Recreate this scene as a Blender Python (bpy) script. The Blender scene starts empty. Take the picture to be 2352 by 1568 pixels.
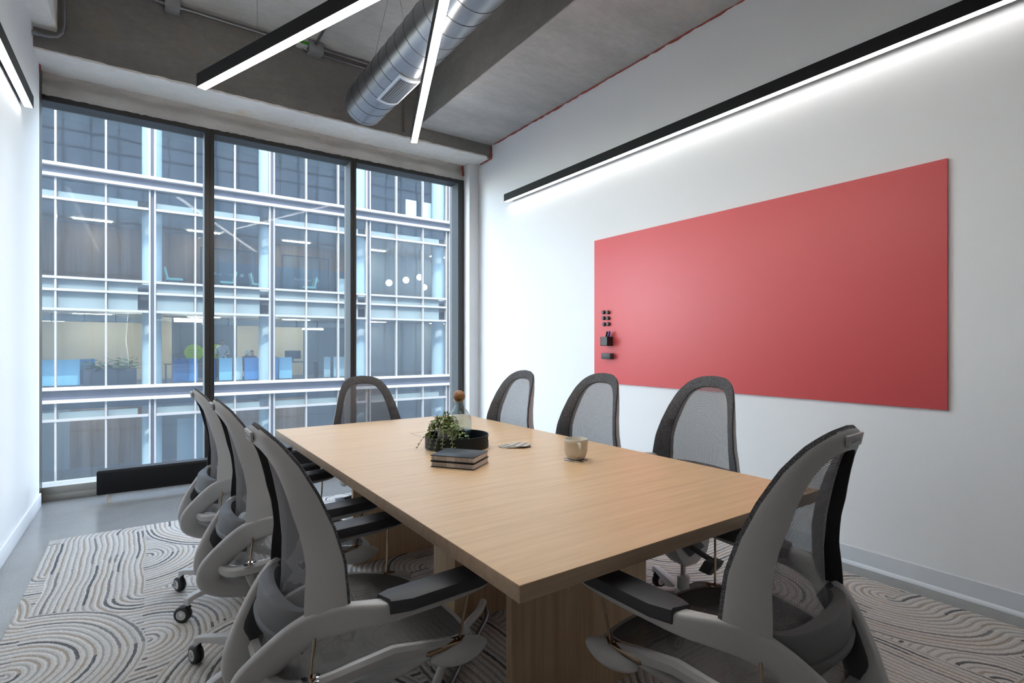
import bpy, bmesh, math, random
from mathutils import Vector, Matrix
R = math.radians
random.seed(7)
SC = bpy.context.scene
COL = SC.collection

# ------------------------------------------------------------------ camera
cam_d = bpy.data.cameras.new('camera')
cam_d.sensor_width = 36.0
cam_d.lens = 36.0 * 1212.0 / 2352.0
cam_d.shift_y = 11.0 / 2352.0
cam_d.clip_start = 0.05
cam_d.clip_end = 500
cam = bpy.data.objects.new('camera', cam_d)
COL.objects.link(cam)
cam.location = (0, 0, 1.2)
cam.rotation_euler = (R(90), 0, R(-34.82))
SC.camera = cam

# ------------------------------------------------------------------ world, sun, exposure
W = bpy.data.worlds.new('sky')
SC.world = W
W.use_nodes = True
wn = W.node_tree.nodes
sky = wn.new('ShaderNodeTexSky')
sky.sky_type = 'NISHITA'
sky.sun_disc = False
sky.sun_elevation = R(50)
sky.sun_rotation = R(195)
sky.air_density = 1.0
sky.dust_density = 0.6
wn['Background'].inputs['Strength'].default_value = 0.74
hs = wn.new('ShaderNodeHueSaturation'); hs.inputs['Saturation'].default_value = 0.5
W.node_tree.links.new(sky.outputs[0], hs.inputs['Color']); W.node_tree.links.new(hs.outputs[0], wn['Background'].inputs['Color'])

sun_d = bpy.data.lights.new('sun', 'SUN')
sun_d.energy = 1.0
sun_d.angle = R(0.53)
sun_d.color = (1.0, 0.95, 0.88)
sun = bpy.data.objects.new('sun', sun_d)
COL.objects.link(sun)
sun.location = (-6, -20, 30)
sun.rotation_euler = Vector((0.28, 1.0, -1.25)).to_track_quat('-Z', 'Y').to_euler()

SC.view_settings.view_transform = 'Standard'
SC.view_settings.look = 'None'
SC.view_settings.exposure = 1.88
SC.view_settings.gamma = 1.0
SC.view_settings.use_curve_mapping = False
LAMP = 3.8          # strength of the light bars' diffusers
cy = SC.cycles
cy.use_denoising = True
cy.max_bounces = 7
cy.diffuse_bounces = 4
cy.glossy_bounces = 3
cy.transmission_bounces = 4
cy.transparent_max_bounces = 16
cy.use_adaptive_sampling = True
cy.adaptive_threshold = 0.12
cy.sample_clamp_indirect = 6.0
cy.caustics_reflective = False
cy.caustics_refractive = False

# ------------------------------------------------------------------ mesh builder
class MB:
    def __init__(s): s.v = []; s.f = []; s.m = []
    def add(s, vs, fs, mi=0):
        o = len(s.v); s.v += [tuple(p) for p in vs]
        s.f += [tuple(i + o for i in f) for f in fs]; s.m += [mi] * len(fs)
        return s
    def box(s, x0, x1, y0, y1, z0, z1, mi=0):
        vs = [(x, y, z) for z in (z0, z1) for y in (y0, y1) for x in (x0, x1)]
        return s.add(vs, [(0, 2, 3, 1), (4, 5, 7, 6), (0, 1, 5, 4), (2, 6, 7, 3), (0, 4, 6, 2), (1, 3, 7, 5)], mi)
    def loft(s, rings, caps=True, cu=True, cv=False, mi=0):
        n = len(rings[0]); vs = [p for r in rings for p in r]; fs = []
        k = len(rings)
        for i in range(k if cv else k - 1):
            j = (i + 1) % k
            for a in range(n if cu else n - 1):
                b = (a + 1) % n
                fs.append((i * n + a, i * n + b, j * n + b, j * n + a))
        if caps and not cv:
            fs.append(tuple(range(n - 1, -1, -1))); fs.append(tuple((k - 1) * n + a for a in range(n)))
        return s.add(vs, fs, mi)
    def cyl(s, p0, p1, r0, r1=None, n=16, mi=0):
        r1 = r0 if r1 is None else r1
        p0 = Vector(p0); p1 = Vector(p1); d = (p1 - p0).normalized()
        a = d.orthogonal().normalized(); b = d.cross(a)
        ring = lambda p, r: [p + (a * math.cos(t) + b * math.sin(t)) * r for t in [2 * math.pi * i / n for i in range(n)]]
        return s.loft([ring(p0, r0), ring(p1, r1)], mi=mi)
    def tube(s, path, r, n=8, closed=False, mi=0):
        P = [Vector(p) for p in path]; k = len(P); rings = []
        up = None
        for i, p in enumerate(P):
            if closed: t = P[(i + 1) % k] - P[i - 1]
            else: t = P[min(i + 1, k - 1)] - P[max(i - 1, 0)]
            t.normalize()
            if up is None: up = t.orthogonal().normalized()
            up = (up - t * up.dot(t)).normalized(); b = t.cross(up)
            rr = r[i] if isinstance(r, (list, tuple)) else r
            rings.append([p + (up * math.cos(a) + b * math.sin(a)) * rr for a in [2 * math.pi * q / n for q in range(n)]])
        return s.loft(rings, cv=closed, mi=mi)
    def lathe(s, prof, n=32, c=(0, 0, 0), ax='z', close=False, mi=0):
        rings = []
        for i in range(n):
            t = 2 * math.pi * i / n; ring = []
            for r, h in prof:
                a, b = r * math.cos(t), r * math.sin(t)
                q = (a, b, h) if ax == 'z' else ((a, h, b) if ax == 'y' else (h, a, b))
                ring.append((q[0] + c[0], q[1] + c[1], q[2] + c[2]))
            rings.append(ring)
        return s.loft(rings, cu=close, cv=True, caps=False, mi=mi)
    def sphere(s, c, r, sc=(1, 1, 1), n=16, m=10, mi=0):
        rings = []
        for i in range(1, m):
            ph = math.pi * i / m
            rings.append([(c[0] + r * sc[0] * math.sin(ph) * math.cos(t), c[1] + r * sc[1] * math.sin(ph) * math.sin(t), c[2] + r * sc[2] * math.cos(ph)) for t in [2 * math.pi * q / n for q in range(n)]])
        return s.loft(rings, mi=mi)
    def prism(s, poly, z0, z1, mi=0):
        n = len(poly)
        return s.loft([[(x, y, z0) for x, y in poly], [(x, y, z1) for x, y in poly]], mi=mi)
    def mesh(s, mats, bevel=0.0, smooth=True, angle=38, seg=2):
        me = bpy.data.meshes.new('mesh')
        me.from_pydata(s.v, [], s.f)
        for mm in (mats if isinstance(mats, (list, tuple)) else [mats]): me.materials.append(mm)
        me.polygons.foreach_set('material_index', s.m)
        bm = bmesh.new(); bm.from_mesh(me)
        bmesh.ops.remove_doubles(bm, verts=bm.verts, dist=1e-6)
        bmesh.ops.recalc_face_normals(bm, faces=bm.faces)
        if bevel:
            es = [e for e in bm.edges if len(e.link_faces) == 2 and e.calc_face_angle(0) > R(25)]
            bmesh.ops.bevel(bm, geom=es, offset=bevel, segments=seg, profile=0.5, affect='EDGES', clamp_overlap=True)
        bm.to_mesh(me); bm.free()
        if smooth:
            me.polygons.foreach_set('use_smooth', [True] * len(me.polygons))
            me.set_sharp_from_angle(angle=R(angle))
        return me
    def build(s, name, mat, parent=None, loc=None, rot=None, **kw):
        return obj(name, s.mesh(mat, **kw), parent, loc, rot)

def obj(name, me, parent=None, loc=None, rot=None):
    o = bpy.data.objects.new(name, me); COL.objects.link(o)
    o.parent = parent
    if loc: o.location = loc
    if rot: o.rotation_euler = rot
    return o
def empty(name, loc=(0, 0, 0), rz=0):
    o = bpy.data.objects.new(name, None); COL.objects.link(o)
    o.location = loc; o.rotation_euler = (0, 0, rz); o.empty_display_size = 0.1
    return o
def T(o, label, cat, group=None):
    o['label'] = label; o['category'] = cat
    if group: o['group'] = group
    return o
def S(o, label=None):
    o['kind'] = 'structure'
    if label: o['label'] = label
    return o
def copy_tree(o, parent=None):
    c = o.copy(); COL.objects.link(c); c.parent = parent
    for ch in [x for x in ALLCH.get(o.name, [])]: copy_tree(ch, c)
    return c
ALLCH = {}
def index_children(o):
    ALLCH[o.name] = list(o.children)
    for ch in o.children: index_children(ch)
def crom(pts, n):
    P = [Vector(p) for p in pts]; P = [P[0] * 2 - P[1]] + P + [P[-1] * 2 - P[-2]]; out = []
    k = len(pts) - 1
    for i in range(n + 1):
        t = k * i / n; j = min(int(t), k - 1); u = t - j
        a, b, c, d = P[j], P[j + 1], P[j + 2], P[j + 3]
        out.append(0.5 * ((2 * b) + (c - a) * u + (2 * a - 5 * b + 4 * c - d) * u * u + (3 * b - a - 3 * c + d) * u ** 3))
    return out
def lerp_tab(tab, x):
    if x <= tab[0][0]: return tab[0][1]
    for (a, b), (c, d) in zip(tab, tab[1:]):
        if x <= c: return b + (d - b) * (x - a) / (c - a)
    return tab[-1][1]
def text_mesh(txt, size, mat, depth=0.0, align='CENTER'):
    cu = bpy.data.curves.new('text', 'FONT'); cu.body = txt; cu.size = size; cu.extrude = depth
    cu.align_x = align; cu.align_y = 'CENTER'; cu.resolution_u = 3
    t = bpy.data.objects.new('text', cu); COL.objects.link(t)
    dg = bpy.context.evaluated_depsgraph_get()
    me = bpy.data.meshes.new_from_object(t.evaluated_get(dg))
    me.materials.clear(); me.materials.append(mat)
    bpy.data.objects.remove(t); bpy.data.curves.remove(cu)
    return me

# ------------------------------------------------------------------ materials
class NT:
    def __init__(s, name):
        s.mat = bpy.data.materials.new(name); s.mat.use_nodes = True
        s.t = s.mat.node_tree; s.b = s.t.nodes['Principled BSDF']; s.out = s.t.nodes['Material Output']
    def n(s, typ, **kw):
        nd = s.t.nodes.new(typ)
        for k, v in kw.items(): setattr(nd, k, v)
        return nd
    def l(s, a, b): s.t.links.new(a, b)
    def put(s, sock, v):
        if isinstance(v, bpy.types.NodeSocket): s.l(v, sock)
        else: sock.default_value = v
    def m(s, op, a, b=0.0, c=None):
        nd = s.n('ShaderNodeMath', operation=op)
        s.put(nd.inputs[0], a); s.put(nd.inputs[1], b)
        if c is not None: s.put(nd.inputs[2], c)
        return nd.outputs[0]
    def coord(s, scale=(1, 1, 1), which='Object'):
        tc = s.n('ShaderNodeTexCoord'); mp = s.n('ShaderNodeMapping'); mp.inputs['Scale'].default_value = scale
        s.l(tc.outputs[which], mp.inputs[0]); return mp.outputs[0]
    def noise(s, vec, scale, detail=4, rough=0.55):
        nd = s.n('ShaderNodeTexNoise'); s.l(vec, nd.inputs['Vector'])
        nd.inputs['Scale'].default_value = scale; nd.inputs['Detail'].default_value = detail; nd.inputs['Roughness'].default_value = rough
        return nd.outputs['Fac']
    def ramp(s, fac, stops):
        nd = s.n('ShaderNodeValToRGB'); s.l(fac, nd.inputs[0]); e = nd.color_ramp.elements
        while len(e) < len(stops): e.new(0.5)
        for el, (p, c) in zip(e, stops): el.position = p; el.color = tuple(c) + (1,) if len(c) == 3 else c
        return nd.outputs[0]
    def mix(s, f, a, b, typ='RGBA', blend='MIX'):
        nd = s.n('ShaderNodeMix', data_type=typ)
        if typ == 'RGBA': nd.blend_type = blend
        io = {'RGBA': (6, 7, 2), 'FLOAT': (2, 3, 0)}[typ]
        s.put(nd.inputs[0], f)
        for q, v in ((io[0], a), (io[1], b)):
            if isinstance(v, (tuple, list)) and len(v) == 3: v = tuple(v) + (1,)
            s.put(nd.inputs[q], v)
        return nd.outputs[io[2]]
    def bump(s, h, strength=0.2, dist=0.01):
        nd = s.n('ShaderNodeBump'); nd.inputs['Strength'].default_value = strength; nd.inputs['Distance'].default_value = dist
        s.l(h, nd.inputs['Height']); s.l(nd.outputs[0], s.b.inputs['Normal'])
    def set(s, **kw):
        for k, v in kw.items():
            if isinstance(v, tuple) and len(v) == 3: v = v + (1,)
            s.put(s.b.inputs[k.replace('_', ' ')], v)
        return s.mat

def plain(name, col, rough=0.5, metal=0.0, spec=0.5, grain=0.0, gscale=60):
    q = NT(name)
    q.set(Base_Color=col, Roughness=rough, Metallic=metal, Specular_IOR_Level=spec)
    if grain:
        c = q.coord(); h = q.noise(c, gscale, 3); q.bump(h, grain, 0.002)
        q.l(q.mix(h, tuple(x * 0.94 for x in col), tuple(min(1, x * 1.05) for x in col)), q.b.inputs['Base Color'])
    return q.mat
def emis(name, col, st):
    q = NT(name); q.set(Base_Color=(0.9, 0.9, 0.9), Emission_Color=col, Emission_Strength=st, Roughness=0.6); return q.mat
def concrete(name, lo, hi, warm, stretch=(1, 1, 1), bump=0.35):
    q = NT(name); c = q.coord(stretch)
    a = q.noise(c, 1.6, 6, 0.6); b = q.noise(c, 14, 5, 0.7); d = q.noise(c, 90, 2)
    col = q.ramp(q.m('ADD', q.m('MULTIPLY', a, 0.6), q.m('MULTIPLY', b, 0.4)), [(0.30, lo), (0.52, tuple((x + y) / 2 for x, y in zip(lo, hi))), (0.72, hi)])
    col = q.mix(q.ramp(q.noise(c, 3.3, 5), [(0.60, (0, 0, 0)), (0.72, (0.7, 0.7, 0.7))]), col, warm)
    vo = q.n('ShaderNodeTexVoronoi'); q.l(c, vo.inputs['Vector']); vo.inputs['Scale'].default_value = 9
    pit = q.ramp(vo.outputs['Distance'], [(0.03, (0, 0, 0)), (0.055, (1, 1, 1))])
    col = q.mix(q.m('MULTIPLY', q.m('SUBTRACT', 1.0, pit), 0.6), col, tuple(x * 0.5 for x in lo))
    q.l(col, q.b.inputs['Base Color']); q.set(Roughness=0.8, Specular_IOR_Level=0.3)
    q.bump(q.m('ADD', q.m('MULTIPLY', b, 0.6), q.m('ADD', q.m('MULTIPLY', d, 0.3), pit)), bump, 0.006)
    return q.mat
def wood(name, lo, hi, axis='Y', rough=0.38, scale=1.0):
    q = NT(name)
    st = {'Y': (34, 1.6, 34), 'Z': (34, 34, 1.6), 'X': (1.6, 34, 34)}[axis]
    c = q.coord(tuple(x * scale for x in st))
    a = q.noise(c, 1.3, 6, 0.62); b = q.noise(c, 6, 3, 0.5)
    f = q.m('ADD', q.m('MULTIPLY', a, 0.72), q.m('MULTIPLY', b, 0.28))
    q.l(q.ramp(f, [(0.32, lo), (0.68, hi)]), q.b.inputs['Base Color'])
    q.set(Roughness=rough, Specular_IOR_Level=0.45); q.bump(f, 0.06, 0.001)
    return q.mat
def glassy(name, tint, refl=1.0, rough=0.0, ior=1.5, wavy=0.0, wscale=1.2, dust=0.0):
    q = NT(name); t = q.n('ShaderNodeBsdfTransparent'); t.inputs[0].default_value = tuple(tint) + (1,)
    g = q.n('ShaderNodeBsdfGlossy'); g.inputs['Roughness'].default_value = rough
    lw = q.n('ShaderNodeLayerWeight'); lw.inputs[0].default_value = 0.5
    f0 = ((ior - 1) / (ior + 1)) ** 2; frs = q.m('ADD', f0, q.m('MULTIPLY', q.m('POWER', lw.outputs['Facing'], 5.0), 1 - f0))
    if wavy:
        c = q.coord((1, 1, 0.55)); bp = q.n('ShaderNodeBump'); bp.inputs['Strength'].default_value = 1.0; bp.inputs['Distance'].default_value = wavy
        q.l(q.noise(c, wscale, 1, 0.4), bp.inputs['Height']); q.l(bp.outputs[0], g.inputs['Normal'])
    mx = q.n('ShaderNodeMixShader'); q.l(q.m('MINIMUM', q.m('MULTIPLY', frs, refl), 0.95), mx.inputs[0])
    tr = t.outputs[0]
    if dust:      # dried dust on the outside of the pane scatters daylight
        du_ = q.n('ShaderNodeBsdfTranslucent'); du_.inputs[0].default_value = (0.80, 0.86, 0.95, 1); md = q.n('ShaderNodeMixShader')
        c = q.coord((3, 3, 0.25)); q.l(q.m('MULTIPLY', q.ramp(q.noise(c, 3.0, 5, 0.6), [(0.25, (0.6, 0.6, 0.6)), (0.75, (1, 1, 1))]), dust), md.inputs[0])
        q.l(tr, md.inputs[1]); q.l(du_.outputs[0], md.inputs[2]); tr = md.outputs[0]
    q.l(tr, mx.inputs[1]); q.l(g.outputs[0], mx.inputs[2]); q.l(mx.outputs[0], q.out.inputs[0])
    return q.mat
def mesh_cloth(name, col, open_, pitch, spec_=0.2):
    # woven net: threads with real gaps between them
    q = NT(name); c = q.coord(); sp = q.n('ShaderNodeSeparateXYZ'); q.l(c, sp.inputs[0])
    k = 2 * math.pi / pitch
    wy = q.m('SINE', q.m('MULTIPLY', sp.outputs[1], k))
    hz = q.m('ADD', sp.outputs[2], q.m('MULTIPLY', sp.outputs[0], 1.0))
    wz = q.m('SINE', q.m('MULTIPLY', hz, k))
    hole = q.m('GREATER_THAN', q.m('ADD', wy, wz), open_)
    t = q.n('ShaderNodeBsdfTransparent'); mx = q.n('ShaderNodeMixShader')
    q.set(Base_Color=col, Roughness=0.75, Specular_IOR_Level=spec_)
    q.l(hole, mx.inputs[0]); q.l(q.b.outputs[0], mx.inputs[1]); q.l(t.outputs[0], mx.inputs[2]); q.l(mx.outputs[0], q.out.inputs[0])
    return q.mat

M = {}
M['wall'] = plain('white_paint', (0.76, 0.765, 0.775), 0.55)
M['base'] = plain('rubber_wall_base', (0.62, 0.64, 0.67), 0.35)
M['base_white'] = plain('white_wall_base', (0.80, 0.81, 0.82), 0.4)
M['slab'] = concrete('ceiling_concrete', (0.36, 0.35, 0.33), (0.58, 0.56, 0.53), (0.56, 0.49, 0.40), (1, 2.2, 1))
M['beam'] = concrete('shaded_beam_concrete', (0.15, 0.145, 0.135), (0.26, 0.25, 0.235), (0.22, 0.195, 0.16), (1, 1, 2))  # beam concrete with shade in its colour: these faces get less light
M['soffit'] = concrete('lit_beam_concrete', (0.66, 0.64, 0.59), (0.86, 0.84, 0.79), (0.74, 0.60, 0.42), (1, 1, 1))  # same beam concrete, paled to carry the window and floor bounce
M['redseal'] = plain('red_firestop', (0.30, 0.055, 0.035), 0.6, grain=0.3, gscale=80)
def foil():
    q = NT('foil_insulation'); c = q.coord((1.0, 3, 3)); a = q.noise(c, 4, 6, 0.7); b = q.noise(c, 22, 4)
    q.l(q.ramp(a, [(0.25, (0.50, 0.48, 0.45)), (0.55, (0.60, 0.575, 0.54)), (0.8, (0.70, 0.68, 0.64))]), q.b.inputs['Base Color'])
    q.set(Roughness=0.45, Metallic=0.1); q.bump(q.m('ADD', a, q.m('MULTIPLY', b, 0.4)), 0.6, 0.02); return q.mat
M['foil'] = foil()
M['frame'] = plain('dark_window_aluminium', (0.045, 0.043, 0.040), 0.38, 0.35)
M['frame_in'] = plain('grey_window_aluminium', (0.07, 0.077, 0.083), 0.6, 0.0, spec=0.15)
M['sill'] = plain('bronze_sill_metal', (0.36, 0.35, 0.32), 0.42, 0.35, grain=0.05, gscale=120)
M['pane'] = glassy('window_glass', (0.93, 0.97, 0.98), 0.16, dust=0.03)
M['floor'] = None
def floor_mat():
    q = NT('polished_concrete'); c = q.coord(); a = q.noise(c, 1.2, 6, 0.6); b = q.noise(c, 160, 2); d = q.noise(c, 420, 1)
    col = q.ramp(a, [(0.3, (0.19, 0.188, 0.18)), (0.7, (0.27, 0.267, 0.255))])
    col = q.mix(q.ramp(b, [(0.60, (0, 0, 0)), (0.66, (0.5, 0.5, 0.5))]), col, (0.45, 0.44, 0.41))
    col = q.mix(q.ramp(d, [(0.62, (0, 0, 0)), (0.68, (0.6, 0.6, 0.6))]), col, (0.13, 0.13, 0.13))
    q.l(col, q.b.inputs['Base Color']); q.set(Roughness=0.24, Specular_IOR_Level=0.7); return q.mat
M['floor'] = floor_mat()
def carpet():
    q = NT('looped_carpet'); tc = q.n('ShaderNodeTexCoord')
    nz = q.n('ShaderNodeTexNoise'); q.l(tc.outputs['Object'], nz.inputs['Vector']); nz.inputs['Scale'].default_value = 55; nz.inputs['Detail'].default_value = 3
    nl = q.n('ShaderNodeTexNoise'); q.l(tc.outputs['Object'], nl.inputs['Vector']); nl.inputs['Scale'].default_value = 2.2; nl.inputs['Detail'].default_value = 1
    sp = q.n('ShaderNodeSeparateXYZ'); q.l(tc.outputs['Object'], sp.inputs[0])
    wob = lambda o, n_, amp: q.m('MULTIPLY', q.m('SUBTRACT', n_.outputs[o], 0.5), amp)
    x = sp.outputs[0]; y = sp.outputs[1]
    sn = q.n('ShaderNodeSeparateColor'); q.l(nz.outputs['Color'], sn.inputs[0])
    sl = q.n('ShaderNodeSeparateColor'); q.l(nl.outputs['Color'], sl.inputs[0])
    x = q.m('ADD', x, q.m('ADD', q.m('MULTIPLY', q.m('SUBTRACT', sn.outputs[0], 0.5), 0.010), q.m('MULTIPLY', q.m('SUBTRACT', sl.outputs[0], 0.5), 0.06)))
    y = q.m('ADD', y, q.m('ADD', q.m('MULTIPLY', q.m('SUBTRACT', sn.outputs[1], 0.5), 0.010), q.m('MULTIPLY', q.m('SUBTRACT', sl.outputs[1], 0.5), 0.06)))
    s_ = 0.416; lp = 0.026
    gx = q.m('DIVIDE', x, s_); gy = q.m('DIVIDE', y, s_ * 1.25)
    fx = q.m('FLOOR', gx); fy = q.m('FLOOR', gy)
    cv = q.n('ShaderNodeCombineXYZ'); q.l(fx, cv.inputs[0]); q.l(fy, cv.inputs[1])
    wnz = q.n('ShaderNodeTexWhiteNoise', noise_dimensions='2D'); q.l(cv.outputs[0], wnz.inputs['Vector'])
    wc = q.n('ShaderNodeSeparateColor'); q.l(wnz.outputs['Color'], wc.inputs[0])
    r1, r2, r3 = wc.outputs[0], wc.outputs[1], wc.outputs[2]
    lx = q.m('MULTIPLY', q.m('SUBTRACT', gx, fx), s_); ly = q.m('MULTIPLY', q.m('SUBTRACT', gy, fy), s_ * 1.25)
    cxn = q.m('GREATER_THAN', r1, 0.5); cyn = q.m('GREATER_THAN', r2, 0.5)
    def dist(ax, ay):
        dx = q.m('SUBTRACT', lx, q.m('MULTIPLY', ax, s_)); dy = q.m('MULTIPLY', q.m('SUBTRACT', ly, q.m('MULTIPLY', ay, s_ * 1.25)), 0.8)
        return q.m('SQRT', q.m('ADD', q.m('MULTIPLY', dx, dx), q.m('MULTIPLY', dy, dy)))
    d1 = dist(cxn, cyn); d2 = dist(q.m('SUBTRACT', 1.0, cxn), q.m('SUBTRACT', 1.0, cyn))
    far = q.m('GREATER_THAN', d1, s_)
    da = q.mix(far, d1, d2, 'FLOAT')
    st = q.mix(q.m('GREATER_THAN', r3, 0.84), ly, lx, 'FLOAT')
    d = q.mix(q.m('GREATER_THAN', r3, 0.66), da, st, 'FLOAT')
    u = q.m('DIVIDE', d, lp); nid = q.m('FLOOR', u); fr = q.m('SUBTRACT', u, nid)
    cv2 = q.n('ShaderNodeCombineXYZ'); q.l(nid, cv2.inputs[0]); q.l(q.m('FLOOR', q.m('MULTIPLY', q.m('ADD', fx, q.m('MULTIPLY', fy, 3.0)), 0.4)), cv2.inputs[1]); q.l(far, cv2.inputs[2])
    w2 = q.n('ShaderNodeTexWhiteNoise', noise_dimensions='3D'); q.l(cv2.outputs[0], w2.inputs['Vector'])
    lc = q.ramp(w2.outputs['Value'], [(0.0, (0.10, 0.10, 0.105)), (0.13, (0.19, 0.18, 0.175)), (0.25, (0.34, 0.285, 0.23)), (0.52, (0.36, 0.335, 0.305)), (0.8, (0.30, 0.29, 0.275))])
    rn = [nd for nd in q.t.nodes if nd.type == 'VALTORGB'][-1]; rn.color_ramp.interpolation = 'CONSTANT'
    wdt = q.m('ADD', 0.235, q.m('MULTIPLY', w2.outputs['Value'], -0.10))
    tri = q.m('ABSOLUTE', q.m('SUBTRACT', fr, 0.5))
    line = q.m('LESS_THAN', tri, wdt)
    pile = q.noise(tc.outputs['Object'], 260, 2)
    base = q.ramp(pile, [(0.3, (0.42, 0.40, 0.375)), (0.7, (0.62, 0.60, 0.57))])
    col = q.mix(q.m('MULTIPLY', line, q.ramp(pile, [(0.25, (0.55, 0.55, 0.55)), (0.5, (1, 1, 1))])), base, lc)
    q.l(col, q.b.inputs['Base Color']); q.set(Roughness=0.95, Specular_IOR_Level=0.1)
    q.bump(q.m('ADD', q.m('MULTIPLY', tri, 2.0), q.m('MULTIPLY', pile, 0.5)), 0.8, 0.006)
    return q.mat
M['carpet'] = carpet()
M['top'] = wood('oak_laminate', (0.56, 0.375, 0.205), (0.71, 0.505, 0.30), 'X', 0.36)
M['edge'] = wood('oak_edge_band', (0.35, 0.25, 0.165), (0.46, 0.34, 0.235), 'X', 0.5)
M['legwood'] = wood('oak_leg_laminate', (0.40, 0.27, 0.16), (0.55, 0.39, 0.245), 'Z', 0.45)
M['board'] = plain('red_glass_board', (0.66, 0.085, 0.09), 0.52, spec=0.75)
M['black'] = plain('black_plastic', (0.014, 0.014, 0.016), 0.45)
M['blackm'] = plain('black_painted_metal', (0.010, 0.010, 0.011), 0.45, spec=0.2)
M['lampblack'] = plain('matt_black_aluminium', (0.009, 0.009, 0.010), 0.55, spec=0.2)
M['diff'] = emis('lit_diffuser', (1.0, 0.97, 0.92), LAMP * 3.0)
M['diffwall'] = emis('lit_wall_diffuser', (1.0, 0.985, 0.96), LAMP * 0.55)
M['diffup'] = emis('lit_uplight_lens', (1.0, 0.985, 0.96), LAMP * 1.1)
M['steel'] = plain('galvanised_steel', (0.25, 0.254, 0.265), 0.33, 0.9, grain=0.05, gscale=30)
M['steel_d'] = plain('grey_steel_box', (0.30, 0.305, 0.31), 0.5, 0.4)
M['seam'] = plain('dark_seam', (0.05, 0.05, 0.05), 0.6)
M['chrome'] = plain('chrome', (0.75, 0.75, 0.76), 0.08, 1.0)
M['bronze'] = plain('bronze_chrome', (0.36, 0.27, 0.19), 0.12, 1.0)
M['cgrey'] = plain('light_grey_plastic', (0.43, 0.43, 0.425), 0.42, spec=0.4)
M['cgrey2'] = plain('pale_grey_plastic', (0.50, 0.50, 0.50), 0.42, spec=0.4)
M['cdark'] = plain('charcoal_plastic', (0.060, 0.062, 0.066), 0.5, spec=0.4)
M['lumbar'] = plain('slate_plastic', (0.115, 0.118, 0.122), 0.5, spec=0.4)
M['pad'] = plain('armrest_foam', (0.038, 0.040, 0.046), 0.55, spec=0.4)
M['net'] = mesh_cloth('grey_net', (0.17, 0.17, 0.18), 0.62, 0.0030)
M['seatnet'] = mesh_cloth('seat_net', (0.085, 0.082, 0.08), 1.15, 0.0034)
def knit():
    q = NT('knit_border'); c = q.coord(); w = q.n('ShaderNodeTexVoronoi'); q.l(c, w.inputs['Vector']); w.inputs['Scale'].default_value = 330
    q.l(q.ramp(w.outputs['Distance'], [(0.1, (0.20, 0.20, 0.21)), (0.55, (0.06, 0.06, 0.065))]), q.b.inputs['Base Color'])
    q.set(Roughness=0.85, Specular_IOR_Level=0.2); q.bump(w.outputs['Distance'], -0.5, 0.002); return q.mat
M['knit'] = knit()
M['tyre'] = plain('black_tyre', (0.015, 0.015, 0.016), 0.4)
M['white'] = plain('white_enamel', (0.78, 0.78, 0.77), 0.4)

# ------------------------------------------------------------------ room shell
XL, XR, YB, YW = -0.65, 3.20, -1.60, 5.40
S(MB().box(-0.85, 3.35, YB - 0.15, 5.62, -0.2, 0).build('floor', M['floor'], smooth=False), 'grey polished concrete floor around the carpet')
wl = S(MB().box(-0.85, XL, YB, 5.265, 0, 3.46).build('wall_left', M['wall'], smooth=False), 'smooth white wall beside the window')
wr = S(MB().box(XR, 3.35, YB, 5.62, 0, 3.94).build('wall_right', M['wall'], smooth=False), 'white wall behind the red board')
wb = S(MB().box(-0.85, 3.35, YB - 0.15, YB, 0, 3.94).build('wall_back', M['wall'], smooth=False), 'white wall facing the window')
S(MB().box(3.07, XR, 5.275, 5.60, 0, 3.31).build('trim_1', M['wall'], bevel=0.004), 'white boxed pilaster in the corner by the window')
S(MB().box(-0.85, XL, 5.265, YW, 0, 3.46).build('trim_2', M['frame'], smooth=False), 'dark closure strip between wall and window')
S(MB().box(-0.85, 3.35, 5.50, 5.66, 3.14, 4.2).build('wall_front', M['beam'], smooth=False), 'concrete wall above the window')
ceil = S(MB().box(-0.85, 3.35, YB - 0.15, 5.66, 3.94, 4.2).build('ceiling', M['slab'], smooth=False), 'exposed concrete ceiling slab')
def rough_strip(name, xa, xb, pts, mat, parent, n=90, amp=0.004):
    # a slightly uneven cast surface running along X; pts = (y, z) profile
    rg = random.Random(3); b = MB(); rings = []
    for i in range(n + 1):
        x = xa + (xb - xa) * i / n
        rings.append([(x, y + rg.uniform(-amp, amp), z + rg.uniform(-amp, amp)) for y, z in pts])
    b.loft(rings); return b.build(name, mat, parent, angle=50)
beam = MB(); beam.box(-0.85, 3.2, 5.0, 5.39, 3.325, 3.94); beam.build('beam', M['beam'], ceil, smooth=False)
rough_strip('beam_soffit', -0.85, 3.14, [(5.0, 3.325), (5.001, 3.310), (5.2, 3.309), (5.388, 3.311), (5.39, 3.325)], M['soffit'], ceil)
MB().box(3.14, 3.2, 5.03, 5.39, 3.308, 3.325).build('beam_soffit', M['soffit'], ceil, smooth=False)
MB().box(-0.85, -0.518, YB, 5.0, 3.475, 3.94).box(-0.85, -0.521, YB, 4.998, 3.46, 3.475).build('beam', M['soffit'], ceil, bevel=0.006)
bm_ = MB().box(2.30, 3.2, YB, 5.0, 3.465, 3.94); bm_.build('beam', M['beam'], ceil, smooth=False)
MB().box(2.303, 3.2, YB, 4.999, 3.452, 3.465).build('beam_soffit', M['slab'], ceil, bevel=0.004)
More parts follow.
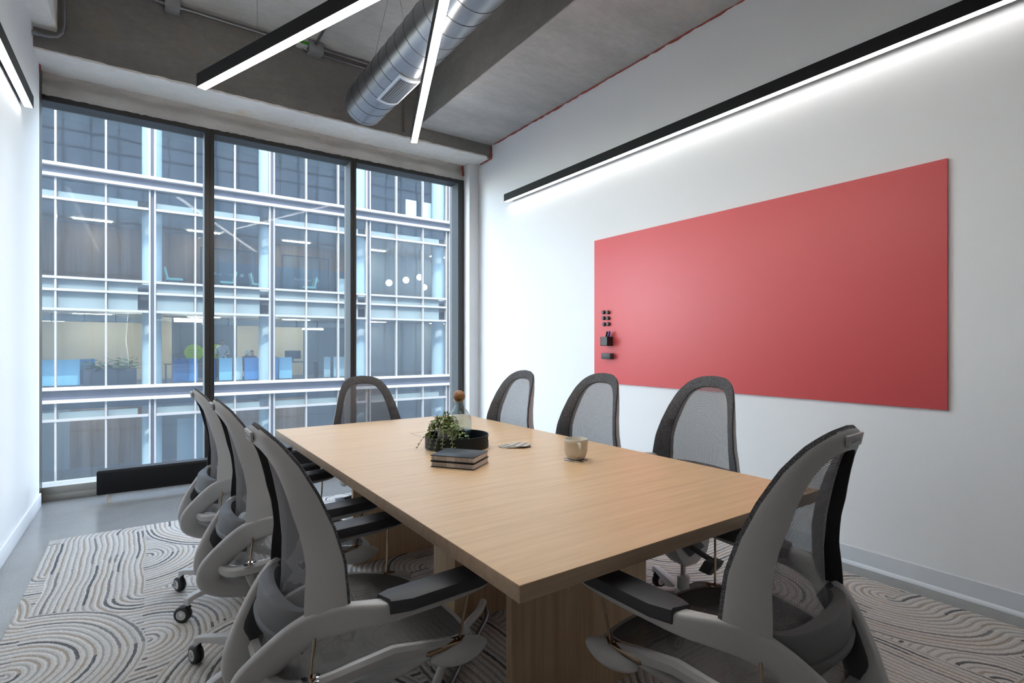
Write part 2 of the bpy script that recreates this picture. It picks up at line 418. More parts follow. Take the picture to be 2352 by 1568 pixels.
# wrinkled insulation between beam and window head
rg = random.Random(11); rings = []
N_ = 150
for i in range(N_ + 1):
    x = -0.80 + 3.87 * i / N_
    wv = 0.008 * math.sin(x * 9) + 0.006 * math.sin(x * 23 + 1)
    prof = [(5.40, 3.34), (5.437 + wv, 3.30), (5.43 + wv, 3.265), (5.41 + wv * 1.4, 3.235), (5.395 + wv, 3.20), (5.40 + wv * .6, 3.165), (5.392, 3.14), (5.46, 3.135), (5.47, 3.34)]
    rings.append([(x, y + rg.uniform(-.004, .004), z + rg.uniform(-.004, .004)) for y, z in prof])
MB().loft(rings).build('insulation', M['foil'], ceil, angle=60)
# red firestop bead along wall and beam
def bead(path, r0, parent, seed):
    rg = random.Random(seed); P = []; rad = []
    for (a, b) in zip(path, path[1:]):
        a = Vector(a); b = Vector(b); k = max(4, int((b - a).length / 0.05))
        for i in range(k):
            P.append(a.lerp(b, i / k) + Vector((rg.uniform(-.004, .004), rg.uniform(-.004, .004), rg.uniform(-.006, .004)))); rad.append(r0 * rg.uniform(0.55, 1.25))
    return MB().tube(P, rad, 6).build('sealant', M['redseal'], parent)
bead([(3.197, YB, 3.452), (3.197, 4.99, 3.452)], 0.010, wr, 1)
bead([(3.190, 4.997, 3.45), (3.190, 4.997, 3.31), (3.19, 5.28, 3.308)], 0.013, wr, 2)
bead([(-0.652, 5.262, 3.32), (-0.652, 5.262, 3.22)], 0.012, wl, 3)
bead([(3.05, 5.40, 3.31), (3.06, 5.40, 3.16)], 0.012, wr, 4)
# baseboards
S(MB().prism([(XR, 0), (XR - 0.016, 0.0), (XR - 0.013, 0.012), (XR - 0.006, 0.020), (XR - 0.006, 0.098), (XR - 0.003, 0.10), (XR, 0.10)], 0, 6.87).build('baseboard_right', M['base'], loc=(0, 5.27, 0), rot=(R(90), 0, 0)), 'grey rubber wall base below the red board')
S(MB().box(XL, XL + 0.012, YB, 5.265, 0, 0.10).build('baseboard_left', M['base_white'], bevel=0.003), 'white wall base along the wall beside the window')
# door behind the camera
dr = S(MB().box(0.3, 1.25, YB, YB + 0.04, 0.01, 2.25).build('door_1', M['cdark'], bevel=0.004), 'dark door in the back wall')
MB().box(0.2, 0.3, YB, YB + 0.07, 0, 2.35).box(1.25, 1.35, YB, YB + 0.07, 0, 2.35).box(0.3, 1.25, YB, YB + 0.07, 2.25, 2.35).build('door_frame', M['frame'], dr, bevel=0.004)
MB().cyl((1.17, YB + .04, 1.0), (1.17, YB + .09, 1.0), 0.012).cyl((1.17, YB + .085, 1.0), (1.05, YB + .085, 1.0), 0.01).build('door_handle', M['chrome'], dr)

# ------------------------------------------------------------------ window
YG = 5.56
spans = [(-0.80, 0.438), (0.509, 1.739), (1.794, 3.00)]
for wi, (xa, xb) in enumerate(spans, 1):
    w = S(MB().box(xa - 0.01, xb + 0.01, YG, YG + 0.012, 0.10, 3.118).build('window_%d' % wi, M['pane'], smooth=False), ['clear window pane beside the white wall', 'clear window pane between the two dark mullions', 'clear window pane beside the white pilaster'][wi - 1])
    MB().box(xa, xb, 5.40, 5.60, 3.106, 3.145).build('head_frame', M['frame'], w, bevel=0.002)
    MB().box(xa, xb, 5.405, YG, 3.100, 3.107).build('head_soffit', M['frame_in'], w, smooth=False)
    MB().box(xa, xb, 5.40, 5.62, 0.0, 0.052).box(xa, xb, 5.403, 5.62, 0.052, 0.110).build('sill', M['sill'], w, bevel=0.002)
    MB().box(xb - 0.004, xb, 5.405, YG, 0.11, 3.10).build('jamb_lining', M['frame_in'], w, smooth=False)
for (xa, xb) in ((0.438, 0.509), (1.739, 1.794)):
    xm = (xa + xb) / 2
    m_ = MB().box(xa, xm - 0.0015, 5.40, 5.62, 0, 3.145).box(xm + 0.0015, xb, 5.40, 5.62, 0, 3.145).box(xm - 0.002, xm + 0.002, 5.408, 5.60, 0, 3.145)
    S(m_.build('trim_3' if xa < 1 else 'trim_4', M['frame'], smooth=False), 'dark aluminium window mullion ' + ('nearer the heater end' if xa < 1 else 'nearer the pilaster'))
S(MB().box(3.0, 3.08, 5.40, 5.62, 0, 3.145).build('trim_5', M['frame'], smooth=False), 'dark window jamb beside the pilaster')

# outer face of this building, floor above floor (the street side of the room)
fm = plain('facade_blue_grey', (0.20, 0.25, 0.31), 0.3); fd = plain('facade_dark_line', (0.05, 0.06, 0.08), 0.4)
we = S(MB().box(-26, -0.86, 5.42, 5.66, -9, 17.5).box(3.36, 34, 5.42, 5.66, -9, 17.5).box(-0.86, 3.36, 5.42, 5.66, 4.21, 17.5).box(-0.86, 3.36, 5.42, 5.66, -9, -0.21).build('wall_outside', fm, smooth=False), 'blue grey street front of this building')
fl_ = MB()
for i in range(-20, 26):
    if not -1 < i * 1.25 < 3.6: fl_.box(i * 1.25 - .04, i * 1.25 + .04, 5.66, 5.72, -9, 17.5)
    else: fl_.box(i * 1.25 - .04, i * 1.25 + .04, 5.66, 5.72, 4.3, 17.5)
for z in (-7.6, -6.6, -3.6, -2.6, 4.4, 5.3, 8.4, 9.3, 12.4, 13.3, 16.4): fl_.box(-26, 34, 5.66, 5.73, z - .05, z + .05)
fl_.build('facade_bars', fd, we, smooth=False)

# ------------------------------------------------------------------ carpet
rug = MB().box(-0.479, 3.045, -1.3, 4.28, 0.0, 0.009).build('carpet', M['carpet'], bevel=0.003)
T(rug, 'cream loop carpet with grey and beige arched lines under the table', 'carpet')

# ------------------------------------------------------------------ table
tb = empty('conference_table', (1.19, 2.0, 0.009))
ZT = 0.728
top = MB().box(-0.595, 0.595, -1.17, 1.16, ZT - 0.002, ZT).build('tabletop', M['top'], tb, smooth=False)
MB().box(-0.595, 0.595, -1.17, 1.16, ZT - 0.036, ZT - 0.002).build('edge_band', M['edge'], tb, bevel=0.0015)
MB().box(-0.268, 0.342, -0.672, -0.642, 0, ZT - 0.036).build('leg_panel', M['legwood'], tb, bevel=0.001)
MB().box(-0.263, 0.342, 0.84, 0.87, 0, ZT - 0.036).build('leg_panel', M['legwood'], tb, bevel=0.001)
MB().box(-0.105, 0.185, -0.012, 0.187, 0, ZT - 0.036).build('cable_column', M['legwood'], tb, bevel=0.001)
hl = MB()
for a_, b_, c_, d_ in ((-0.034, -0.032, 0.2, 0.612), (-0.034, 0.11, 0.610, 0.612), (0.108, 0.11, 0.2, 0.612), (-0.034, 0.11, 0.2, 0.202)): hl.box(a_, b_, c_, d_, ZT - 0.001, ZT + 0.0004)
hl.build('power_hatch', M['seam'], tb, smooth=False)
T(tb, 'rectangular pale oak meeting table on slab legs', 'table')
# cables under the table
cb = empty('power_cable', (1.15, 1.9, 0.009))
MB().tube([Vector(p) for p in crom([(-0.35, -0.28, 0.02), (-0.22, -0.14, 0.035), (-0.08, -0.03, 0.05), (0.02, 0.03, 0.06), (0.07, 0.075, 0.07)], 30)], 0.016, 10).build('sleeve', M['white'], cb)
MB().tube([Vector(p) for p in crom([(-0.33, -0.32, 0.014), (-0.19, -0.19, 0.02), (-0.04, -0.07, 0.035), (0.04, 0.0, 0.05), (0.07, 0.07, 0.06)], 30)], 0.010, 10).build('conduit', M['steel'], cb)
T(cb, 'white and silver cable sleeves on carpet beside table base', 'cable')

# ------------------------------------------------------------------ office chair
OUT = [(.238, .618), (.229, .67), (.216, .73), (.200, .79), (.180, .86), (.155, .925), (.120, .972), (.070, .997), (.0, 1.005)]
INN = [(.186, .606), (.181, .67), (.174, .73), (.162, .788), (.146, .850), (.124, .907), (.095, .945), (.054, .964), (.0, .969)]
XS = [(.50, -.045), (.62, -.048), (.72, -.052), (.79, -.070), (.86, -.098), (.925, -.132), (.972, -.166), (1.005, -.198)]
XC = [(.48, -.148), (.54, -.136), (.60, -.128), (.70, -.127), (.79, -.136), (.86, -.149), (.925, -.165), (.972, -.182), (1.005, -.198)]
HW = sorted((z, w) for w, z in OUT)
def sx(y, z):
    h = max(lerp_tab(HW, z), 0.02); r = min(1, abs(y) / h)
    return lerp_tab(XC, z) + (lerp_tab(XS, z) - lerp_tab(XC, z)) * r ** 2.3
def nv(z):
    t = min(1, max(0, (z - .62) / .38)); return Vector((-1 + .28 * t, 0, -.68 * t)).normalized()
NS = 32
def arch(half):
    h = crom([(a, b, 0) for a, b in half], NS)
    pts = [(max(p.x, 0), p.y) for p in h]
    return [(w, z) for w, z in pts] + [(-w, z) for w, z in pts[-2::-1]]
AO, AI = arch(OUT), arch(INN)
def V3(p, back=0.0, outline=False):
    y, z = p
    x = lerp_tab(XS, z) if outline else sx(y, z)
    return Vector((x, y, z)) + nv(z) * back
def mixp(a, b, t): return (a[0] + (b[0] - a[0]) * t, a[1] + (b[1] - a[1]) * t)
def section(c, t, h, w, n=14, e=3.2, ref=Vector((0, 1, 0))):
    t = t.normalized(); sd = (ref - t * ref.dot(t)).normalized(); up = t.cross(sd)
    out = []
    for i in range(n):
        a = 2 * math.pi * i / n; ca, sa = math.cos(a), math.sin(a)
        out.append(c + sd * w * math.copysign(abs(ca) ** (2 / e), ca) + up * h * math.copysign(abs(sa) ** (2 / e), sa))
    return out
def sweep(b, st, n=14, sub=4, e=3.2, ref=Vector((0, 1, 0))):
    P = crom([s[:3] for s in st], (len(st) - 1) * sub); Q = crom([(s[3], s[4], 0) for s in st], (len(st) - 1) * sub)
    rings = []
    for i, p in enumerate(P):
        t = P[min(i + 1, len(P) - 1)] - P[max(i - 1, 0)]
        rings.append(section(p, t, max(Q[i].x, .002), max(Q[i].y, .002), n, e, ref))
    return b.loft(rings)

def make_chair():
    c = empty('office_chair')
    UP = []
    # --- back
    rings = []
    for i, (o, q) in enumerate(zip(AO, AI)):
        z = o[1]; rb = lerp_tab([(.60, .046), (.75, .039), (.85, .037), (.93, .027), (1.0, .019)], z)
        A = V3(o, 0, True); C = V3(q, rb)
        Mid = (A + C) * .5 + nv(z) * (.014 if z < .95 else .010)
        Q1 = A.lerp(C, .2) + nv(z) * .012
        rings.append([A, A + nv(z) * .008, Q1, Mid, C + (Mid - C) * .12, C, V3(q, rb - .010), V3(mixp(o, q, .5), .004)])
    fr = MB().loft(rings).build('back_frame', M['cgrey'], c, angle=50); UP.append(fr)
    rings = []
    for o, q in zip(AO, AI):
        z = o[1]; rb = lerp_tab([(.60, .046), (.75, .039), (.85, .037), (.93, .027), (1.0, .019)], z)
        q2 = (q[0] * .975, q[1] - .003 * min(1, max(0, (q[1] - .8) / .14)))
        q3 = (q[0] * .955, q[1] - .006 * min(1, max(0, (q[1] - .8) / .14)))
        rings.append([V3(q, rb - .001) + Vector((0, -.0015 * (1 if q[0] > 0 else -1), 0)), V3(q2, rb * .55), V3(q3, .003), V3(q, .002)])
    UP.append(MB().loft(rings).build('inner_frame', M['black'], c, angle=50))
    rings = []
    for o, q in zip(AO, AI):
        z = o[1]; B = mixp(o, q, 1.30)
        A = V3(o, 0, True)
        rings.append([A + nv(z) * .003, A - nv(z) * .006, A.lerp(V3(B), .12) - nv(z) * .010, V3(B, -.004), V3(B, .001)])
    UP.append(MB().loft(rings).build('knit_border', M['knit'], c, angle=50))
    rows = []
    half = [mixp(AO[i], AI[i], 1.25) for i in range(NS + 1)]
    half = [(.10, .492), (.135, .525), (.160, .56)] + half
    for w, z in half:
        rows.append([Vector((sx(w * t, z), w * t, z)) for t in [-1 + 2 * k / 16 for k in range(17)]])
    UP.append(MB().loft(rows, caps=False, cu=False).build('back_net', M['net'], c))
    # badge with raised lettering
    A_ = V3((0, 1.005), .004); C_ = V3((0, .969), .019)
    up = (A_ - C_).normalized(); nn = Vector((0, -1, 0)).cross(up).normalized()
    if nn.x > 0: nn = -nn
    cc = A_.lerp(C_, .46) + nn * .0125
    mat = Matrix((Vector((0, -1, 0)), up, nn)).transposed()
    bd = MB().loft([[Vector((x, y, zz)) for x, y in ((-.044, .013), (.044, .013), (.036, -.012), (-.036, -.012))] for zz in (-.006, .0)]).build('badge', M['cgrey'], c, bevel=.001)
    bd.matrix_local = Matrix.Translation(cc) @ mat.to_4x4(); UP.append(bd)
    obj('lettering', text_mesh('Fellowes', .0150, M['cgrey2'], .0008), bd, (0, .001, .0006))
    # lumbar cradle
    rings = []
    for i in range(41):
        ph = R(-90 + 180 * i / 40); k = math.cos(ph)
        def pt(cxx, rx, ry, z): return Vector((cxx - rx * math.cos(ph), ry * math.sin(ph), z))
        lg = .007 if abs(ph) < R(58) else 0.0
        zc = .603
        rings.append([pt(-.112, .032, .140, zc), pt(-.117, .056, .160, zc + .002), pt(-.118, .064, .166, zc - .005), pt(-.118, .069, .166, .570), pt(-.118, .069, .160, .548), pt(-.118, .070 + lg, .156 + lg, .545), pt(-.118, .068 + lg, .153 + lg, .534), pt(-.116, .058, .140, .510), pt(-.114, .044, .120, .490), pt(-.112, .034, .110, .495), pt(-.112, .032, .130, .55)])
    UP.append(MB().loft(rings).build('lumbar_support', M['lumbar'], c, angle=42))
    # arms: one sweeping loop each side, armrest to rear knuckle to under the seat
    for sgn in (1, -1):
        st = [(.284, .266, .612, .004, .018), (.25, .266, .610, .008, .026), (.17, .266, .607, .013, .027), (.09, .265, .606, .018, .024), (.015, .259, .606, .025, .019),
              (-.050, .229, .600, .031, .0135), (-.095, .193, .583, .035, .0125), (-.133, .164, .556, .036, .0125), (-.167, .133, .518, .036, .013), (-.198, .100, .474, .037, .014), (-.219, .071, .434, .037, .018), (-.222, .058, .396, .035, .022),
              (-.190, .054, .366, .031, .024), (-.13, .053, .344, .027, .025), (-.06, .051, .324, .022, .025), (.02, .05, .315, .018, .024)]
        st = [(a, b * sgn, d, e_, f_) for a, b, d, e_, f_ in st]
        UP.append(sweep(MB(), st, n=20, e=4.5).build('arm_frame', M['cgrey'], c, angle=50))
        li = []
        for k_ in range(6, 11):
            p_, q_ = st[k_ - 1], st[k_ + 1]; t_ = Vector((q_[0] - p_[0], q_[1] - p_[1], 0)).normalized(); n_ = Vector((-t_.y, t_.x, 0))
            if n_.y * sgn > 0: n_ = -n_
            a, b, d, e_, f_ = st[k_]; o_ = f_ + .0025
            li.append((a + n_.x * o_, b + n_.y * o_, d, e_ * .78, .0035))
        UP.append(sweep(MB(), li).build('arm_liner', M['cdark'], c, angle=50))
        poly = [(.018, -.030), (.045, -.041), (.25, -.041), (.283, -.032), (.296, -.010), (.296, .010), (.283, .032), (.25, .041), (.075, .041), (.03, .024)]
        poly = [(x, y * sgn) for x, y in poly]
        rr = [[(x * 1.0, y * k, zz + (x - .05) * .035) for x, y in poly] for k, zz in ((.80, .606), (.98, .612), (1.0, .625), (.93, .636), (.72, .639))]
        UP.append(MB().loft(rr).build('arm_pad', M['pad'], c, loc=(0, .264 * sgn, 0), angle=28))
    # seat
    SO = []
    for i in range(64):
        t = 2 * math.pi * i / 64; ca, sa = math.cos(t), math.sin(t)
        x = .055 + .245 * math.copysign(abs(ca) ** (2 / 5.0), ca)
        y = .236 * math.copysign(abs(sa) ** (2 / 4.4), sa)
        y *= 1 - .16 * max(0, (.0 - x) / .19)
        SO.append((x, y))
    zs = lambda x: lerp_tab([(-.2, .452), (-.1, .474), (-.02, .494), (.05, .502), (.12, .492), (.18, .477), (.25, .458), (.30, .440)], x)
    rings = []
    for i, (x, y) in enumerate(SO):
        z = zs(x); v = Vector((x - .055, y, 0)).normalized()
        p = Vector((x, y, z)); 
        rings.append([p + v * .004 + Vector((0, 0, .003)), p + v * .012 + Vector((0, 0, -.006)), p + v * .008 + Vector((0, 0, -.026)), p - v * .012 + Vector((0, 0, -.032)), p - v * .022 + Vector((0, 0, -.014)), p - v * .016 + Vector((0, 0, .002))])
    UP.append(MB().loft(rings, cv=True).build('seat_frame', M['cgrey'], c, angle=50))
    rows = []
    for k in range(9):
        s_ = 1 - k / 8.0
        rows.append([Vector((.055 + (x - .055) * s_ * .95, y * s_ * .95, zs(.055 + (x - .055) * s_ * .95) + .003 - .020 * (1 - s_ ** 2))) for x, y in SO])
    UP.append(MB().loft(rows, caps=False).build('seat_net', M['seatnet'], c))
    for sgn in (1, -1):
        kn = MB().loft([[Vector((.150 + .160 * u, sgn * (.232 + math.sin(u * math.pi) ** .5 * (.030 * math.cos(a) if math.cos(a) > 0 else .012 * math.cos(a))), .438 + .032 * math.sin(u * math.pi) ** .6 * math.sin(a))) for a in [2 * math.pi * q / 14 for q in range(14)]] for u in [0.02 + .96 * k / 12 for k in range(13)]])
        UP.append(kn.build('seat_knob', M['cgrey2'], c, angle=60))
        pl = MB().loft([[(x, sgn * y, z + .0065) for x, y in ((.135, .226), (.135, .246), (.228, .246), (.252, .228), (.228, .220))] for z in (.450, .464)])
        UP.append(pl.build('rod_plate', M['bronze'], c, bevel=.003))
        UP.append(MB().cyl((.226, .236 * sgn, .464), (.240, .262 * sgn, .606), .0034, n=8).cyl((.224, .233 * sgn, .460), (.227, .237 * sgn, .470), .010, .008, 12).build('tension_rod', M['bronze'], c))
        UP.append(MB().cyl((-.115, .196 * sgn, .474), (-.104, .188 * sgn, .572), .0034, n=8).cyl((-.1155, .200 * sgn, .470), (-.1145, .201 * sgn, .481), .010, .008, 12).build('tension_rod', M['bronze'], c))
        UP.append(MB().box(-.135, -.095, sgn * .200 - .017, sgn * .200 + .017, .468, .475).build('rod_plate', M['chrome'], c, bevel=.002))
    # mechanism
    me = MB().loft([[(-.11, y * .8, .285), (-.10, y * .8, .335), (-.04, y, .345), (.08, y, .345), (.115, y * .8, .31), (.09, y, .255), (.035, y * .7, .195), (-.035, y * .7, .195), (-.09, y * .9, .245)] for y in (-.062, .062)])
    UP.append(me.build('mechanism', M['cgrey2'], c, bevel=.006))
    for sgn in (1, -1):
        UP.append(MB().loft([[(-.06, sgn * y, .275), (-.01, sgn * y, .325), (.06, sgn * y, .330), (.085, sgn * y, .30), (.03, sgn * y, .245)] for y in (.060, .066)]).build('mechanism_cover', M['cdark'], c, bevel=.002))
        lv = MB().cyl((.02, sgn * .062, .285), (.03, sgn * .19, .270), .012, n=12)
        lv.loft([[(x, sgn * y, z) for x, z in ((.010, .282), (.070, .278), (.105, .245), (.088, .240), (.03, .262))] for y in (.175, .225)])
        UP.append(lv.build('lever', M['cdark'], c, bevel=.002))
        UP.append(sweep(MB(), [(.05, .05 * sgn, .325, .018, .016), (.11, .12 * sgn, .375, .016, .016), (.16, .215 * sgn, .452, .012, .016)]).build('seat_bracket', M['cgrey2'], c))
        UP.append(sweep(MB(), [(-.05, .05 * sgn, .325, .018, .016), (-.09, .12 * sgn, .375, .016, .016), (-.12, .185 * sgn, .445, .012, .016)]).build('seat_bracket', M['cgrey2'], c))
    UP.append(MB().cyl((0, 0, .14), (0, 0, .25), .0125, n=20).build('gas_piston', M['chrome'], c))
    for u in UP: u['up'] = 1
    # base
    MB().lathe([(.0, .105), (.027, .105), (.027, .11), (.027, .178), (.025, .184), (0, .184)], 28).build('gas_cylinder', M['cgrey2'], c)
    MB().lathe([(0, .070), (.045, .072), (.050, .085), (.048, .115), (.036, .128), (0, .128)], 28).build('base_hub', M['cgrey2'], c)
    lr = []
    for x, h0, h1, w in ((.03, .075, .122, .026), (.12, .082, .119, .023), (.21, .088, .114, .020), (.276, .090, .110, .018), (.286, .080, .108, .017), (.302, .072, .104, .016)):
        lr.append([(x, -w, h0), (x, w, h0), (x, w * .8, h1), (x, -w * .8, h1)])
    leg_me = MB().loft(lr).mesh(M['cgrey2'], bevel=.004)
    fk = MB().cyl((0, 0, .050), (0, 0, .084), .008, n=12).loft([[(x, y, z) for x, z in ((-.012, .046), (.012, .062), (.012, .070), (-.022, .064), (-.036, .040), (-.034, .030), (-.024, .026))] for y in (-.006, .006)])
    fk_me = fk.mesh(M['blackm'], bevel=.002)
    wp = [(.013, -.016), (.030, -.016), (.034, -.012), (.034, -.004), (.031, -.003), (.031, .003), (.034, .004), (.034, .012), (.030, .016), (.013, .016)]
    wh_me = MB().lathe(wp, 26, ax='y', close=True).mesh(M['tyre'], angle=50)
    hp = [(.0, -.014), (.012, -.014), (.014, -.0175), (.020, -.0175), (.021, -.015), (.021, .015), (.020, .0175), (.014, .0175), (.012, .014), (0, .014)]
    hb_me = MB().lathe(hp, 26, ax='y').mesh(M['cgrey2'], angle=40)
    hc_me = MB().cyl((0, -.0155, 0), (0, .0155, 0), .0115, n=20).mesh(M['chrome'], bevel=.002)
    for k in range(5):
        a = R(72 * k)
        obj('base_leg', leg_me, c, rot=(0, 0, a))
        f = obj('caster', fk_me, c, (.290 * math.cos(a), .290 * math.sin(a), 0), (0, 0, R(-35 + 40 * math.sin(k * 2.1))))
        obj('wheel', wh_me, f, (-.022, 0, .034)); obj('wheel_rim', hb_me, f, (-.022, 0, .034)); obj('wheel_hub', hc_me, f, (-.022, 0, .034))
    return c
CH = make_chair(); index_children(CH)
chairs = [
    (0.41, 1.38, 0, 0.0, 0, 'grey mesh office chair nearest the camera on the window-heater side of the table'),
    (0.40, 2.12, 0, 0.0, 0, 'middle grey mesh office chair of the row on the heater side'),
    (0.385, 2.85, 1, -0.012, 0, 'grey mesh office chair nearest the baseboard heater, last of its row'),
    (1.770, 2.675, 180, 0.033, 10, 'grey mesh office chair beside the pilaster, farthest along the red-board wall'),
    (1.825, 2.035, 180, 0.040, 20, 'middle grey mesh office chair along the wall with the red board'),
    (1.945, 1.475, 174, 0.047, 34, 'grey mesh office chair under the red board, nearest the front table end'),
    (1.165, 0.69, 95, 0.020, 10, 'large grey mesh office chair at the front end of the table, back to camera'),
    (1.17, 3.245, -92, -0.012, 0, 'grey mesh office chair at the far table end against the window'),
]
for i, (x, y, yaw, lift, spin, lab) in enumerate(chairs):
    o = CH if i == 0 else copy_tree(CH)
    o.location = (x, y, 0.009); o.rotation_euler = (0, 0, R(yaw))
    T(o, lab, 'chair', 'mesh office chairs around the table')
    for ch in o.children:
        if ch.get('up'):
            ch.location.z += lift if i else 0.0
        elif spin and (ch.name.startswith('base_leg') or ch.name.startswith('caster')):
            ch.rotation_euler.z += R(spin)
            if ch.name.startswith('caster'):
                ch.location = Matrix.Rotation(R(spin), 3, 'Z') @ ch.location
for o in list(bpy.data.objects):
    if 'up' in o: del o['up']

# ------------------------------------------------------------------ red board and its accessories
T(MB().box(3.185, 3.199, 0.893, 3.335, 0.890, 2.110).build('magnetic_board', M['board'], bevel=0.0015), 'large red glass magnetic writing board on white wall', 'board')
mg = MB().lathe([(0, 0), (.016, 0), (.0165, .004), (.0155, .016), (.013, .019), (0, .0195)], 20).mesh(M['black'])
for (y, z, wh) in ((3.216, 1.487, 'top row, nearer the window'), (3.163, 1.484, 'top row, farther from the window'), (3.214, 1.437, 'middle row, nearer the window'), (3.163, 1.435, 'middle row, farther from the window'), (3.209, 1.385, 'bottom row, nearer the window'), (3.160, 1.386, 'bottom row, farther from the window')):
    T(obj('magnet', mg, None, (3.185, y, z), (0, R(-90), 0)), 'black round magnet on red board, ' + wh, 'magnet', 'magnets on the red board')
pc = empty('pen_cup', (3.185, 3.155, 1.204))
MB().box(-.065, 0, -.04, .04, 0, .004).box(-.065, -.062, -.04, .04, 0, .075).box(-.003, 0, -.04, .04, 0, .075).box(-.065, 0, -.04, -.037, 0, .075).box(-.065, 0, .037, .04, 0, .075).build('holder', M['black'], pc, smooth=False)
T(pc, 'black square marker holder stuck to red board', 'pen holder')
mk_y = plain('cream_marker', (0.62, 0.60, 0.42), 0.4); mk_b = plain('blue_cap', (0.012, 0.03, 0.22), 0.35)
for (dy, tx, capm, lab) in ((0.012, 0.16, M['black'], 'pale marker with black cap standing in holder'), (-0.018, 0.12, mk_b, 'marker with blue cap standing in holder')):
    k = empty('marker', (3.160, 3.155 + dy + .02, 1.212)); k.rotation_euler = (R(14 + 40 * tx), R(-4), 0)
    MB().cyl((0, 0, 0), (0, 0, .075), .008, n=14).build('barrel', mk_y, k, bevel=.001)
    MB().cyl((0, 0, .068), (0, 0, .118), .0092, .0085, 14).build('cap', capm, k, bevel=.001)
    T(k, lab, 'marker', 'markers in the holder')
er = MB().box(-.045, 0, -.053, .053, 0, .05).build('eraser', M['cdark'], None, (3.185, 3.156, 1.093), bevel=.006)
T(er, 'black rectangular board eraser below the marker holder', 'eraser')

# ------------------------------------------------------------------ light bars
def bar(name, p0, p1, z, w, h, lab, lip=0.0, wires=True):
    p0 = Vector(p0 + (z,)); p1 = Vector(p1 + (z,)); L = (p1 - p0).length
    ang = math.atan2(p1.y - p0.y, p1.x - p0.x)
    e = empty(name, tuple(p0), ang)
    MB().box(0, L, -w / 2, w / 2, .006, h).box(0, L, -w / 2, -w / 2 + .0035, 0, .006).box(0, L, w / 2 - .0035, w / 2, 0, .006).box(0, .0035, -w / 2, w / 2, 0, .006).box(L - .0035, L, -w / 2, w / 2, 0, .006).build('housing', M['lampblack'], e, smooth=False)
    MB().box(.0035, L - .0035, -w / 2 + .0035, w / 2 - .0035, -.0015, .006).build('diffuser', M['diff'] if wires else M['diffwall'], e, smooth=False)
    if wires:
        MB().box(.01, L - .01, -w / 2 + .006, w / 2 - .006, h - .004, h + .0015).build('uplight', M['diffup'], e, smooth=False)
        for t in (.18, .85):
            MB().cyl((L * t, 0, h), (L * t, 0, 3.94 - z), .0012, n=6).build('wire', M['steel'], e)
            MB().cyl((L * t, 0, 3.94 - z - .02), (L * t, 0, 3.94 - z), .02, n=16).build('canopy', M['lampblack'], e)
    T(e, lab, 'light')
    return e
bar('linear_pendant', (0.304, 4.028), (1.645, 0.69), 2.9, .058, .085, 'slanting black light bar hanging over the heater side of the table')
bar('linear_pendant', (1.955, 4.330), (0.72, 0.90), 3.0, .058, .085, 'slanting black light bar hanging in front of the round duct')
MB_ = bar('linear_wall_light', (3.139, 4.63), (3.139, 0.35), 2.73, .048, .075, 'long black wall light bar above the red board', wires=False)
for t in (.5, 2.2, 3.9): MB().box(t, t + .05, -.002, .061, .03, .06).build('bracket', M['lampblack'], MB_, rot=None) if False else MB().box(t, t + .05, .024, .061, .03, .06).build('bracket', M['lampblack'], MB_)
ML_ = bar('linear_wall_light', (-0.612, 4.545), (-0.612, 0.35), 2.73, .048, .075, 'black wall light bar on the white wall beside the window', wires=False)
for t in (.35, 2.2, 3.9): MB().box(t, t + .05, -.038, -.024, .03, .06).build('bracket', M['white'], ML_)

# ------------------------------------------------------------------ duct
DX, DZ, DR = 1.605, 3.345, 0.175
du = empty('spiral_duct', (DX, 4.62, DZ))
MB().lathe([(0, 0), (DR - .006, 0), (DR, -.004), (DR, -6.2)], 64, ax='y').build('tube', M['steel'], du, angle=30)
pitch = 0.155
NR = int(6.0 / pitch)
path = []
for i in range(NR * 40):
    t = 2 * math.pi * i / 40; path.append(((DR + .0005) * math.cos(t), -.12 - pitch * i / 40, (DR + .0005) * math.sin(t)))
MB().tube(path, .0022, 5).build('seam', M['seam'], du)
for yy in (-.004, -.05): MB().lathe([(DR - .001, yy), (DR + .0025, yy - .002), (DR + .0025, yy - .006), (DR - .001, yy - .008)], 64, ax='y').build('end_rib', M['steel'], du)
gq = empty  # grille follows the duct's curve
ga, gw, gr = R(-88), R(58), DR + .012
def arcpt(a, r, y): return Vector((r * math.cos(a), y, r * math.sin(a)))
gy0, gy1 = -.53, -1.0
def arcbox(b, a0, a1, r0, r1, y0, y1, n=14):
    rings = [[arcpt(a0 + (a1 - a0) * i / n, r, y) for r, y in ((r0, y0), (r1, y0), (r1, y1), (r0, y1))] for i in range(n + 1)]
    return b.loft(rings)
g = MB(); a0, a1 = ga - gw / 2, ga + gw / 2; ed = R(7)
arcbox(g, a0, a1, DR - .002, gr, gy0, gy0 - .035); arcbox(g, a0, a1, DR - .002, gr, gy1 + .035, gy1)
arcbox(g, a0, a0 + ed, DR - .002, gr, gy0 - .03, gy1 + .03, 3); arcbox(g, a1 - ed, a1, DR - .002, gr, gy0 - .03, gy1 + .03, 3)
gf = g.build('grille', plain('pale_steel', (0.58, 0.59, 0.60), 0.4, 0.5), du, angle=40)
arcbox(MB(), a0 + ed, a1 - ed, DR + .0005, DR + .002, gy0 - .035, gy1 + .035).build('grille_throat', M['black'], gf)
for i in range(9):
    aa = a0 + ed + (a1 - a0 - 2 * ed) * (i + .5) / 9
    MB().loft([[arcpt(aa - .018, DR + .003, y), arcpt(aa + .006, DR + .003, y), arcpt(aa + .02, DR + .010, y), arcpt(aa + .012, DR + .0105, y)] for y in (gy0 - .034, gy1 + .034)]).build('slat', M['steel_d'], gf, smooth=False)
